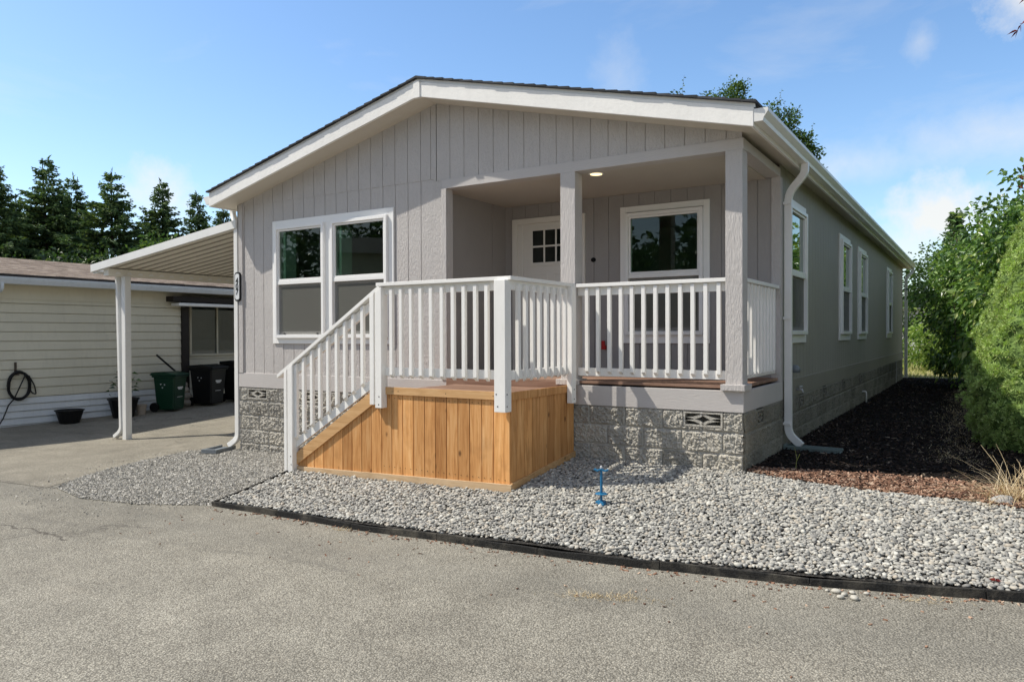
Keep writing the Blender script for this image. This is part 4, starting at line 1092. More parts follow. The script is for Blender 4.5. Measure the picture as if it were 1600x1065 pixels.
pc = build('lit_scallop', MB().extrude([(-10.6595, CY0 + .19, 1.80), (-10.6595, CY0 + .30, 1.80), (-10.6595, CY0 + .265, 1.838), (-10.6595, CY0 + .225, 1.838)], (.004, 0, 0)), 'vinyl_white', cp)  # white shapes on the beam stand in for sunlit gaps under the ribs
for k in range(1, 26): copy_part(pc, cp, (0, .2 * k, 0))
mb = MB().box(CX0 + .02, CX0 + .13, CY0 + .036, CY1, cz(CX0) - .02, cz(CX0) + .012); mb.box(CX0 + .004, CX0 + .02, CY0 + .036, CY1, cz(CX0) - .02, cz(CX0) + .11)
build('gutter', mb, 'carport_metal', cp, bevel=.003)
for y in (.33, 5.8):
    g = gz(-10.62, y) - .03
    build('post', MB().box(-10.68, -10.57, y - .055, y + .055, g, 1.765), 'carport_metal', cp, bevel=.006)
g = gz(-10.8, .2)
d = build('downspout', MB().sweep(smooth_path([(-10.82, .30, 1.80), (-10.80, .30, 1.66), (-10.72, .30, g + .16), (-10.86, .25, g + .045)], .12), [(-.032, -.042), (.032, -.042), (.032, .042), (-.032, .042)], (0, 1, 0)), 'carport_metal', cp, bevel=.006)
build('ledger', MB().box(CX1 + .001, CX1 + .012, CY0 + .07, CY1, cz(CX1) - .04, cz(CX1) + .08), 'carport_metal', cp)

# ------------------------------------------------------------------ neighbouring house
NX = -13.6
nb = thing('neighbour_house', (NX - 3.6, 0, gz(NX, 0)), 'low cream lap sided house with old brown shingle roof left of the carport', 'house')
def lap(mb, X, y0, y1, z0, z1, e, proud=.014):
    z = z0
    while z < z1 - .02:
        zt = min(z + e, z1); g = .013
        mb.add([(X + proud, y0, z + g), (X + proud, y1, z + g), (X, y1, zt), (X, y0, zt), (X - .03, y0, z + g), (X - .03, y1, z + g), (X - .03, y0, z), (X - .03, y1, z), (X, y0, z), (X, y1, z)], [(0, 1, 2, 3), (4, 5, 1, 0), (6, 7, 5, 4), (8, 9, 7, 6)]); z += e
    return mb
build('siding', lap(MB(), NX, -9, 3.37, -.43, 1.44, .1785), 'nbr_siding', nb, recalc=False)
build('frieze', MB().box(NX, NX + .02, -9, 3.37, 1.44, 1.70), 'nbr_siding', nb)
build('skirting', lap(MB(), NX + .0, -9, 3.37, -1.20, -.432, .128, .022), 'nbr_skirt', nb, recalc=False)
build('siding', lap(MB(), NX - .62, 3.2, 12, -.9, .27, .1785).quad((NX - .61, 3.2, 1.5), (NX - .61, 12, 1.5), (NX - .61, 12, 1.9), (NX - .61, 3.2, 1.9)).quad((NX - .61, 3.2, .27), (NX - .61, 4.04, .27), (NX - .61, 4.04, 1.5), (NX - .61, 3.2, 1.5)).quad((NX - .61, 5.5, .27), (NX - .61, 12, .27), (NX - .61, 12, 1.5), (NX - .61, 5.5, 1.5)).quad((NX, 3.36, -.95), (NX - .62, 3.36, -.95), (NX - .62, 3.36, 1.9), (NX, 3.36, 1.9)), 'nbr_siding', nb, recalc=False)
TN = lambda u, v, d: (NX - .61 + d, u, v)
mb = MB(); frame_ring(mb, TN, 4.0, 5.54, .25, 1.52, .05, -.05, .04); mb.lbox(TN, 4.755, 4.79, .301, 1.469, -.02, .03)
wn = build('window', mb, 'nbr_siding', nb, bevel=.003)
build('pane', MB().quad(TN(4.05, .3, -.01), TN(5.49, .3, -.01), TN(5.49, 1.47, -.01), TN(4.05, 1.47, -.01)), 'nbr_glass', wn, recalc=False)
mb = MB().box(NX - 1.4, NX - 1.38, 3.6, 7, -.5, 1.6); mb.box(NX - 1.3, NX - .7, 4.1, 5.4, .2, .62)
build('room_wall', mb, 'pale_wall', nb)
build('porch_column', MB().box(NX - .06, NX + .06, 3.372, 3.55, gz(NX, 3.4) - .05, 1.56), 'dark_wood', nb, bevel=.004)
build('porch_beam', MB().box(NX - .55, NX + .30, 3.0, 11, 1.505, 1.62), 'dark_wood', nb)
build('awning_rail', MB().box(NX + .05, NX + .36, 3.10, 11, 1.405, 1.475), 'carport_metal', nb, bevel=.01)
ew = .45
mb = MB().extrude([(NX + ew, -9, 1.84), (NX - 3.6, -9, 1.84 + .166 * 4.05), (NX - 3.6, -9, 1.84 + .166 * 4.05 + .04), (NX + ew, -9, 1.875)], (0, 21, 0))
mb.extrude([(NX - 7.65, -9, 1.84), (NX - 3.6, -9, 1.84 + .166 * 4.05), (NX - 3.6, -9, 1.84 + .166 * 4.05 + .04), (NX - 7.65, -9, 1.875)], (0, 21, 0))
build('roof', mb, 'old_shingle', nb)
mb = MB(); y = -9
rr_ = random.Random(3)
while y < 11.9:
    w_ = rr_.uniform(.1, .3); mb.box(NX + ew - .05, NX + ew + rr_.uniform(.012, .03), y, y + w_ - .006, 1.842, 1.874 + rr_.uniform(.003, .012)); y += w_
build('shingle_edge', mb, 'dark_wood', nb)
build('soffit', MB().box(NX + .02, NX + ew - .03, -9, 12, 1.70, 1.715), 'nbr_siding', nb)
mb = MB().extrude([(NX + ew - .02, -9, 1.70), (NX + ew + .06, -9, 1.70), (NX + ew + .10, -9, 1.78), (NX + ew + .10, -9, 1.815), (NX + ew - .02, -9, 1.815)], (0, 21, 0))
g_ = build('gutter', mb, 'nbr_gutter', nb)
build('gutter_lip', MB().box(NX + ew + .098, NX + ew + .112, -9, 12, 1.805, 1.825), 'nbr_gutter', g_)
build('downspout', MB().sweep(smooth_path([(NX + ew + .03, -.52, 1.72), (NX + ew + .03, -.52, 1.6), (NX + .06, -.60, 1.45), (NX + .06, -.60, -.9)], .08), RP, (0, 1, 0)), 'nbr_gutter', nb, bevel=.004)
build('end_wall', MB().box(NX - 7.2, NX - .01, -8.98, -8.9, -1.2, 1.9), 'nbr_siding', nb)
build('end_wall', MB().box(NX - 7.2, NX - .63, 11.8, 11.9, -1.2, 1.9), 'nbr_siding', nb)
build('far_wall', MB().box(NX - 7.2, NX - 7.1, -8.9, 11.8, -1.2, 1.9), 'nbr_siding', nb)

# coiled hose on its hook
hy, hz = -.055, -.18
hs = thing('garden_hose', (NX + .06, hy, hz - .3), 'coiled black garden hose hanging on the cream siding', 'hose')
pts = []
for k in range(0, 5 * 26 + 1):
    a = 2 * math.pi * k / 26 + .6; c_ = k // 26
    rr_y = .185 + .018 * math.sin(c_ * 2.1) + .008 * math.sin(a * 3 + c_); rz = .245 + .02 * math.cos(c_ * 1.7)
    pts.append((NX + .045 + .02 * ((c_ * 3) % 4), hy + rr_y * math.sin(a) + .012 * math.sin(c_ * 5), hz + rz * math.cos(a) - (.03 * (c_ % 3) if math.cos(a) < 0 else 0)))
pts += [(NX + .10, hy - .10, hz - .25), (NX + .11, hy - .20, hz - .36), (NX + .12, hy - .30, hz - .60), (NX + .16, hy - .42, gz(NX, -.5) + .02)]
build('coil', MB().tube(pts, .012, 7, up=(1, 0, .01)), 'black_plastic', hs, smooth=True)
mb = MB().tube(smooth_path([(NX + .05, hy + .18, hz + .17), (NX + .07, hy + .27, hz - .02), (NX + .07, hy + .30, hz - .2), (NX + .06, hy + .22, hz - .16), (NX + .06, hy + .17, hz + .05)], .06), .012, 7, up=(1, 0, 0))
build('coil', mb, 'black_plastic', hs, smooth=True)
build('hook', MB().box(NX + .016, NX + .03, hy - .06, hy - .02, hz + .2, hz + .43).box(NX + .016, NX + .13, hy - .06, hy - .02, hz + .19, hz + .21), 'bark', hs)

def planter(x, y, r, h_, mat, label, name='planter_pot'):
    g = gz(x, y); t = thing(name, (x, y, g), label, 'planter')
    build('pot', MB().lathe([(r * .68, 0), (r * .98, h_ * .93), (r * 1.05, h_ * .93), (r * 1.05, h_), (r * .92, h_), (r * .88, h_ * .9)], (x, y, g - .005), 22), mat, t, smooth=False)
    build('soil', MB().lathe([(r * .87, 0), (r * .87, .01)], (x, y, g + h_ * .86), 16), 'mulch_soil', t)
    return t, g
planter(NX + .35, .72, .25, .27, 'black_plastic', 'wide black planter pot standing alone by the pale skirting')
t2, g2 = planter(NX + .5, 1.72, .29, .40, 'black_plastic', 'large black pot with a thin leafy plant behind the carport post')
mb = MB(); P = []; D = []
for k in range(6):
    a = k * 1.1; tip = (NX + .5 + .16 * math.cos(a), 1.72 + .22 * math.sin(a), g2 + .75 + .07 * (k % 4))
    mb.tube([(NX + .5, 1.72, g2 + .34), (NX + .5 + .05 * math.cos(a), 1.72 + .06 * math.sin(a), g2 + .55), tip], .006, 5)
    for j in range(5): P.append([tip[0] + random.uniform(-.06, .06), tip[1] + random.uniform(-.07, .07), tip[2] - .1 * j * .7]); D.append([random.uniform(-1, 1), random.uniform(-1, 1), .2])
build('stem', mb, 'twig', t2)
V, F = leafmesh(np.array(P), np.array(D), np.full(len(P), .14), np.full(len(P), .03), .3)
build_np('leaf', V, F, 'dark_leaf', t2)
planter(NX + .5, 2.10, .115, .22, 'beige_pot', 'small beige pot between the large black pot and the green bin')

def wheelie(x, y, rot, w, dpt, h_, mat, label, group=None, stick=True):
    g = gz(x, y); t = thing('wheelie_bin', (x, y, g), label, 'bin', group)
    c, s_ = math.cos(rot), math.sin(rot)
    def T(u, v, z): return (x + c * u - s_ * v, y + s_ * u + c * v, g + z)   # u = front(+) to hinge(-), v = width
    def frus(u0, u1, v, z0, z1, k0=1.0, k1=1.0, mb=None):
        mb = mb or MB()
        mb.add([T(u * k, v_ * k, z) for z, k in ((z0, k0), (z1, k1)) for u, v_ in ((u0, -v), (u1, -v), (u1, v), (u0, v))], MB.BF); return mb
    build('body', frus(-dpt / 2, dpt / 2, w / 2, .04, h_ * .9, .80, 1.0), mat, t, bevel=.03)
    frus_rim = frus(-dpt / 2 - .02, dpt / 2 + .025, w / 2 + .02, h_ * .86, h_ * .90)
    build('rim', frus_rim, mat, t, bevel=.01)
    mb = MB(); vs = [T(u, v_, z) for (u, z) in ((-dpt / 2 - .03, h_ * .905), (dpt / 2 + .05, h_ * .905), (dpt / 2 + .05, h_ * .94), (0.02, h_ * 1.0), (-dpt / 2 - .03, h_ * .975)) for v_ in (-w / 2 - .03, w / 2 + .03)]
    mb.add(vs, [(0, 2, 4, 6, 8), (9, 7, 5, 3, 1)] + [(2 * i, 2 * ((i + 1) % 5), 2 * ((i + 1) % 5) + 1, 2 * i + 1) for i in range(5)])
    build('lid', mb, mat, t, bevel=.012)
    build('handle', MB().tube([T(-dpt / 2 - .09, -w / 2 + .05, h_ * .93), T(-dpt / 2 - .09, w / 2 - .05, h_ * .93)], .017, 8).bar(T(-dpt / 2 - .02, -w / 2 + .06, h_ * .9), T(-dpt / 2 - .1, -w / 2 + .06, h_ * .935), .03, .03).bar(T(-dpt / 2 - .02, w / 2 - .06, h_ * .9), T(-dpt / 2 - .1, w / 2 - .06, h_ * .935), .03, .03), mat, t)
    for v_ in (-w / 2 + .02, w / 2 - .02):
        build('wheel', MB().tube([T(-dpt / 2 + .02, v_ - .025, .10), T(-dpt / 2 + .02, v_ + .025, .10)], .10, 16), 'black_plastic', t, smooth=False)
    if stick:
        mb = MB(); f = lambda v0, v1, z0, z1: mb.add([T(dpt / 2 * (.80 + .2 * (z - .04) / (h_ * .86)) + .004, v_, z) for z in (z0, z1) for v_ in (v0, v1)], [(0, 1, 3, 2)])
        f(-.10, .10, h_ * .58, h_ * .62); f(-.07, .07, h_ * .55, h_ * .575); f(-.10, .10, h_ * .36, h_ * .372)
        build('sticker', mb, 'sticker_white', t, recalc=False)
        mb = MB()
        for k in range(3):
            a = k * 2.094 + .4; u0 = -.03 + .05 * math.cos(a); z0 = h_ * .66 + .045 * math.sin(a)
            mb.add([T(u0 + .022 * math.cos(b), -w / 2 * (.80 + .2 * (z0 - .04) / (h_ * .86)) - .006, z0 + .018 * math.sin(b)) for b in (a, a + 2.0, a + 4.2)], [(0, 1, 2)])
        build('recycling_mark', mb, 'sticker_white', t, recalc=False)
    return t
wheelie(NX + .58, 2.72, .42, .48, .50, .86, 'green_plastic', 'green wheeled bin against the cream wall, left of the dark column')
wheelie(NX + .50, 3.72, .30, .55, .58, .94, 'black_plastic', 'black wheeled bin nearest the dark column', 'black wheeled bins')
wheelie(NX + .42, 4.62, .12, .55, .58, .98, 'black_plastic', 'black wheeled bin partly hidden by the house corner', 'black wheeled bins', False)
tag(build('broom_handle', MB().tube([(NX + .25, 2.62, .32), (NX + .12, 3.34, -.22)], .022, 8), 'black_plastic'), 'slanted black pole leaning between the green bin and the dark column', 'pole')
sx, sy = NX + .24, 3.32; g = gz(sx, sy)
gs = thing('garden_statue', (sx, sy, g), 'small pale stone garden figure at the foot of the dark column', 'statue')
V0, F0 = ico(3)
for i, (dx, dy, z, rx, rz, mt) in enumerate(((0, 0, .085, .13, .10, 'stone'), (.01, .01, .235, .12, .085, 'stone'), (-.01, -.005, .375, .085, .085, 'pale_stone'), (0, 0, .485, .05, .07, 'stone'))):
    P = V0 * np.array([rx, rx * 1.0, rz]); P *= (1 + .16 * np.array([mnoise.noise(tuple(p * 3 / rx * .3 + i * 4)) for p in V0 * rx * 3]))[:, None]
    build_np(['plinth', 'lap', 'torso', 'head'][i], P + np.array([sx + dx, sy + dy, g + z]), F0, mt, gs, smooth=True)

# ------------------------------------------------------------------ vegetation
def fir(x, y, H, Rb, label, seed, sparse=1.0, name='fir_tree'):
    r = np.random.default_rng(seed); g = -.9
    t = thing(name, (x, y, g), label, 'tree', 'conifers behind the neighbouring house')
    n = 9; lean = r.normal(0, .01, 2)
    build('trunk', MB().tube([(x + lean[0] * H * (k / n) ** 2, y + lean[1] * H * (k / n) ** 2, g + H * k / n) for k in range(n + 1)], .02 * H, 8, [1 - .93 * k / n for k in range(n + 1)]), 'dark_bark', t, smooth=True)
    P = []; D = []; S = []; Wd = []
    z = .10 * H
    while z < H * .985:
        f = z / H
        nb_ = int(r.integers(6, 9)) if f < .86 else 5
        a0 = r.uniform(0, 6.28); gap = r.random() < .12
        for b in range(nb_):
            if r.random() < .10 * sparse: continue
            a = a0 + b * 2 * math.pi / nb_ + r.normal(0, .25)
            Lb = Rb * ((1 - f) ** 1.06) * 1.22 * r.uniform(.62, 1.22) * (1.0 if f > .15 else .8) + .22
            if r.random() < .08: Lb *= 1.3
            up = .42 * (f - .35) + r.normal(0, .10)
            d0 = np.array([math.cos(a), math.sin(a), up]); sd = np.array([-math.sin(a), math.cos(a), 0])
            ns = max(7, int(Lb / .075))
            for k in range(ns):
                q = .08 + .95 * (k + r.random()) / ns
                base = np.array([x, y, g + z]) + d0 * Lb * q + np.array([0, 0, -.28 * Lb * q * q * (1 - f) + .06 * Lb * q ** 4])
                lw = .27 * Lb * max(0, 1 - q) ** .8 + .16
                for sg in (-1, 1, 0):
                    if r.random() < .14: continue
                    dd = d0 * r.uniform(.55, 1.0) + sd * sg * r.uniform(.6, 1.0) + np.array([0, 0, r.normal(-.18, .18)])
                    P.append(base + r.normal(0, .05, 3)); D.append(dd); s_ = min(lw, .62) * r.uniform(.7, 1.2); S.append(s_); Wd.append(.03 + s_ * r.uniform(.08, .13))
                if r.random() < .5:
                    P.append(base); D.append(np.array([r.normal(0, .3), r.normal(0, .3), -1])); S.append(r.uniform(.14, .36)); Wd.append(.045)
        z += r.uniform(.022, .036) * H * (1.15 - .55 * f) * (1.5 if gap else 1)
    for k in range(5): P.append(np.array([x, y, g + H * (.965 + .008 * k)])); D.append(np.array([r.normal(0, .4), r.normal(0, .4), 1.2])); S.append(.4); Wd.append(.05)
    V, F = leafmesh(np.array(P), np.array(D), np.array(S), np.array(Wd), .05, .5)
    build_np('crown', V, F, 'fir_needle', t)
    return t
FIRS = [(-44.9, 13.0, 11.2, 4.5, 'tall dark conifer cut off by the left edge of the picture'),
        (-45.6, 16.2, 12.3, 5.0, 'tallest dark conifer, pointed and dense, left of centre in the tree row'),
        (-46.6, 18.2, 11.7, 3.9, 'dark conifer close behind the right side of the tallest one'),
        (-41.5, 17.8, 11.3, 4.9, 'dense symmetrical conifer standing above the left end of the carport roof'),
        (-41.0, 20.6, 11.1, 3.9, 'sparser open topped conifer right of the symmetrical one'),
        (-40.8, 22.9, 10.7, 3.0, 'thin see through conifer next to the house eave'),
        (-37.8, 22.6, 9.4, 3.2, 'short conifer peeking out just under the house eave'),
        (-47, 15, 9.4, 4.2, 'dark conifer filling the gap at far left between two taller ones')]
for i, (x, y, H, Rb, lab) in enumerate(FIRS): fir(x, y, H, Rb, lab, 100 + i, 1.6 if i in (4, 5) else 1.0)

def leafy(name, x, y, g, H, blobs, nleaf, size, mat, label, seed, cat='tree', group=None, trunk=True, bark='bark', droop=.25, shoots=0, fill=.35, cl=.30):
    """crown of many leaf sprigs around twig ends inside several blobs (cx,cy,cz,rx,ry,rz) relative to the base"""
    r = np.random.default_rng(seed)
    t = thing(name, (x, y, g), label, cat, group)
    B = np.array(blobs, float); vol = (B[:, 3] * B[:, 4] * B[:, 5]); pr_ = vol / vol.sum()
    nc = max(30, nleaf // 26); idx = r.choice(len(B), nc, p=pr_)
    d = r.normal(0, 1, (nc, 3)); d /= np.linalg.norm(d, axis=1, keepdims=True)
    rad = r.uniform(fill, 1.0, nc) ** .6 * r.uniform(.86, 1.10, nc)
    Cc = np.array([x, y, g]) + B[idx, :3] + d * B[idx, 3:] * rad[:, None]
    Cc = Cc[Cc[:, 2] > g + .05]; nc = len(Cc)
    mb = MB()
    if trunk:
        top = np.array([x + B[0, 0] * .6, y + B[0, 1] * .6, g + H * .72])
        mb.tube([(x, y, g - .05), (x + .04 * H * .1, y, g + H * .3), tuple(top)], .022 * H + .02, 8, [1, .72, .28])
        for k in range(min(46, nc)):
            c_ = Cc[k]; q = r.uniform(.15, .9); st_ = np.array([x, y, g]) * (1 - q) + top * q; st_ = st_
            md = (st_ + c_) / 2 + np.array([0, 0, .08 * H * r.uniform(.2, 1)])
            mb.tube([tuple(st_), tuple(md), tuple(c_)], .006 * H, 5, [1, .6, .15])
        build('trunk', mb, bark, t, smooth=True)
    P = []; D = []; S = []
    ctr = np.array([x, y, g]) + (B[:, :3] * pr_[:, None]).sum(0)
    per = nleaf // nc + 1
    for c_ in Cc:
        out = c_ - ctr; out /= np.linalg.norm(out) + 1e-6
        k = int(r.integers(int(per * .6), int(per * 1.4) + 2)); s0 = size * r.uniform(.8, 1.15)
        q = r.normal(0, cl * .55, (k, 3)) * np.array([1, 1, .75]); P.append(c_ + q)
        dd = out * .55 + q / (cl + 1e-6) * .6 + r.normal(0, .5, (k, 3)); dd[:, 2] -= droop; D.append(dd); S.append(s0 * r.uniform(.65, 1.2, k))
    for k in range(shoots):
        b = B[r.integers(0, len(B))]; a = r.uniform(0, 6.28); e = r.uniform(.6, 1.2)
        st_ = np.array([x, y, g]) + b[:3] + b[3:] * np.array([math.cos(a) * math.cos(e), math.sin(a) * math.cos(e), math.sin(e)]) * .9
        dr = np.array([math.cos(a) * .35, math.sin(a) * .35, 1]); ln = size * r.uniform(3, 6)
        for j in range(9):
            p_ = st_ + dr * ln * j / 9; an = j * 2.4
            P.append(p_[None]); D.append(np.array([[math.cos(an), math.sin(an), .15 - .35 * (1 - j / 9)]])); S.append(np.array([size * (1.15 - .07 * j)]))
        mbs = MB().tube([tuple(st_ - dr * .2), tuple(st_ + dr * ln)], .008, 5, [1, .4]); build('twig', mbs, 'twig', t)
    P = np.concatenate(P); D = np.concatenate(D); S = np.concatenate(S)
    V, F = leafmesh(P, D, S, S * r.uniform(.22, .30, len(S)), .18, .35)
    build_np('crown', V, F, mat, t)
    return t
# bushy trees under and between the conifers
BT = [(-39.5, 13.9, 6.2, 'dark_leaf', 'rounded dark broadleaf tree below the tallest conifer at far left'),
      (-36.0, 17.2, 6.3, 'dark_leaf', 'dark rounded broadleaf tree below the symmetrical conifer'),
      (-33.5, 16.0, 6.9, 'mid_leaf', 'pale speckled broadleaf tree rising right behind the carport fascia'),
      (-34.5, 19.6, 6.6, 'dark_leaf', 'dark broadleaf tree behind the upper end of the carport'),
      (-42.5, 12.4, 6.2, 'dark_leaf', 'dark shrubby tree low behind the neighbour roof at the left edge'),
      (-40.5, 16.4, 6.6, 'dark_leaf', 'dark shrubby tree low between the two largest conifers'),
      (-38.0, 19.2, 6.8, 'dark_leaf', 'dark shrubby tree between the symmetrical and the sparse conifer')]
for i, (x, y, H, mt, lab) in enumerate(BT):
    k = H / 5
    leafy('broadleaf_tree', x, y, -.9, H, [(0, 0, H * .60, 1.5 * k, 1.8 * k, 1.6 * k), (.9, 1.0, H * .45, 1.3 * k, 1.4 * k, 1.2 * k), (-.8, -1.1, H * .42, 1.2 * k, 1.3 * k, 1.2 * k), (.3, -.2, H * .80, .9 * k, 1.0 * k, .9 * k)], 9000, .30, mt, lab, 200 + i, 'tree', 'broadleaf trees behind the neighbouring house', True, 'dark_bark', .2, 0, .3, .5)
# tree tops behind the roof
leafy('broadleaf_tree', -8.1, 24.6, -.7, 11.4, [(-1.05, -.45, 10.15, .72, .7, 1.6), (-.1, 0, 10.25, .72, .7, 1.6), (.95, .5, 10.6, .80, .75, 1.75), (.1, .1, 7.2, 2.0, 2.0, 2.4)], 46000, .17, 'mid_leaf', 'broadleaf tree with three leafy tops showing above the roof near its right end', 301, 'tree', None, True, 'bark', .1, 14, .25, .26)
leafy('broadleaf_tree', -5.0, 26.3, -.7, 10.8, [(-.72, .1, 9.95, .44, .5, 1.6), (.0, .1, 9.45, .48, .5, 1.5), (.6, .2, 8.55, .46, .5, 1.4), (.1, .1, 6.6, 1.4, 1.4, 2.0)], 30000, .165, 'mid_leaf', 'narrow tree behind the right gutter with tops descending to the right', 302, 'tree', None, True, 'bark', .1, 10, .25, .24)
# right side garden
leafy('dogwood_tree', 2.75, 8.1, -.56, 4.0, [(0, 0, 2.3, 1.25, 1.5, 1.25), (-.55, -.75, 3.05, .62, .7, .85), (-.35, .6, 1.9, .95, 1.3, 1.1), (.7, -.6, 1.7, 1.2, 1.2, 1.3), (-.45, -.3, 1.0, .85, 1.1, .75), (.8, .6, 3.0, .9, .9, .9)], 11000, .135, 'big_leaf', 'broadleaf small tree with large glossy leaves behind the clipped conical spruce', 311, 'tree', None, True, 'bark', .35, 9, .3, .22)
leafy('dogwood_tree', 1.72, 13.3, -.55, 3.9, [(0, 0, 2.4, .85, 1.1, 1.15), (-.45, .1, 2.0, .6, .9, .9), (.45, .5, 1.5, .9, 1.1, 1.1), (-.2, -.2, 3.0, .55, .6, .6), (.1, .3, .75, .9, 1.2, .8), (-.3, -.5, .9, .5, .7, .6)], 12500, .125, 'big_leaf', 'tall leafy dogwood shrub close to the far corner of the house', 312, 'shrub', None, True, 'dark_bark', .35, 8, .3, .24)
leafy('light_shrub', 1.25, 22.2, -.55, 2.6, [(0, 0, 1.2, 1.4, 1.2, 1.2), (-1.1, .3, .8, .9, .9, .8), (1.2, -.3, 1.2, 1.1, 1.1, 1.2)], 9000, .13, 'light_leaf', 'low pale green sunlit shrub behind the far house corner', 313, 'shrub', None, True, 'twig', .15, 0, .3, .28)
leafy('yellow_shrub', 2.45, 11.6, -.55, 2.6, [(0, 0, 1.5, .55, .8, 1.0), (.3, -.5, .9, .6, .7, .8), (-.35, -.6, .55, .5, .7, .5)], 4200, .14, 'light_leaf', 'yellow green leafy shrub between the dark shrub and the spruce', 314, 'shrub', None, True, 'twig', .3, 2, .3, .22)
BK = [(7.6, .8, 6.2, 'mid_leaf', 'unseen green hedge tree added right of the red maple to block sky light'), (7.4, 5.2, 6.4, 'dark_leaf', 'unseen dark green hedge tree added right of the conical spruce to block sky light'), (7.2, 9.4, 6.0, 'mid_leaf', 'unseen green hedge tree added between two others at right to block sky light'), (3.0, 15.4, 4.7, 'light_leaf', 'bright green tree half hidden behind the dogwood tree'), (2.9, 24.5, 5.6, 'light_leaf', 'bright green tree behind the pale sunlit shrub'), (.6, 30, 5.6, 'mid_leaf', 'green background tree seen just past the far house corner'), (4.2, 27, 6.0, 'dark_leaf', 'dark background tree behind the dogwood tree'), (7.5, 22, 6.0, 'mid_leaf', 'tall green background tree at far right behind the garden'), (7.0, 13.5, 4.6, 'mid_leaf', 'green tree right of the dogwood tree, mostly outside the picture'), (-3.2, 36, 5.0, 'dark_leaf', 'dark background tree hidden mostly by the house end')]  # the three hedge trees are out of view, added to block sky light
for i, (x, y, H, mt, lab) in enumerate(BK):
    k = H / 5
    leafy('broadleaf_tree', x, y, -.6, H, [(0, 0, H * .62, 1.5 * k, 1.5 * k, 1.6 * k), (.8 * k, .6, H * .42, 1.2 * k, 1.2 * k, 1.3 * k), (-.8 * k, -.5, H * .40, 1.2 * k, 1.2 * k, 1.3 * k)], 6000, .20, mt, lab, 340 + i, 'tree', 'background trees beyond the garden', True, 'dark_bark', .2, 0, .3, .4)
ob = thing('opposite_house', (-13.2, -12.6, -1.0), 'cream lap sided garage across the road behind the viewer, mirrored in the front windows', 'house')
def oT(X0, Y0, rot):
    c, s_ = math.cos(rot), math.sin(rot)
    return lambda u, v, z: (X0 + c * u - s_ * v, Y0 + s_ * u + c * v, z)
T_ = oT(-13.2, -12.6, -.75)
mb = MB()
for k in range(22):
    z = -1 + .2 * k; mb.add([T_(-3.2, .04, z), T_(3.2, .04, z), T_(3.2, 0, z + .2), T_(-3.2, 0, z + .2), T_(-3.2, -.0, z), T_(3.2, -.0, z)], [(0, 1, 2, 3), (4, 5, 1, 0)])
mb.add([T_(-3.2, -5, -1), T_(3.2, -5, -1), T_(3.2, -5, 3.4), T_(-3.2, -5, 3.4), T_(-3.2, 0, -1), T_(3.2, 0, -1), T_(3.2, 0, 3.4), T_(-3.2, 0, 3.4)], [(0, 1, 2, 3), (0, 4, 7, 3), (1, 5, 6, 2)])
build('wall', mb, 'nbr_siding', ob, recalc=False)
mb = MB().add([T_(-3.5, .4, 3.35), T_(3.5, .4, 3.35), T_(3.5, -2.5, 4.2), T_(-3.5, -2.5, 4.2), T_(-3.5, -5.4, 3.35), T_(3.5, -5.4, 3.35)], [(0, 1, 2, 3), (3, 2, 5, 4)])
build('roof', mb, 'shingle', ob, recalc=False)
build('garage_door', MB().add([T_(-2.6, .05, -1), T_(.2, .05, -1), T_(.2, .05, 1.2), T_(-2.6, .05, 1.2)], [(0, 1, 2, 3)]), 'trim_white', ob, recalc=False)
OPP = [(-31, -22, 8.5), (-25.5, -23, 9.5), (-20, -22, 8.0), (-14.5, -24, 9.0), (-9, -25, 9.5), (-4, -26, 8.5)]
for i, (x, y, H) in enumerate(OPP):
    k = H / 5
    leafy('broadleaf_tree', x, y, -1.0, H, [(0, 0, H * .58, 1.7 * k, 1.5 * k, 1.9 * k), (1.0 * k, .4, H * .38, 1.2 * k, 1.1 * k, 1.5 * k), (-1.0 * k, -.4, H * .36, 1.2 * k, 1.1 * k, 1.5 * k)], 3600, .42, 'dark_leaf', 'dark tree across the road behind the viewer, seen only mirrored in the windows', 360 + i, 'tree', 'trees across the road', True, 'dark_bark', .2, 0, .2, .6)
fir(.75, 39.5, 8.1, 1.6, 'slim distant conifer tip rising above the garden shrubs at right', 140)

# small grey building glimpsed past the far corner
sh = thing('garden_shed', (-.4, 44, -.6), 'pale grey building glimpsed past the far house corner', 'building')
build('wall', MB().box(-4, 2.0, 44, 48, -.7, 2.2), 'pale_wall', sh)
build('roof', MB().extrude([(-4.3, 43.7, 2.2), (2.3, 43.7, 2.2), (-1, 43.7, 3.2)], (0, 4.6, 0)), 'grey_plastic', sh)
build('door', MB().box(-1.2, -.3, 43.96, 43.999, -.6, 1.5), 'nbr_skirt', sh)

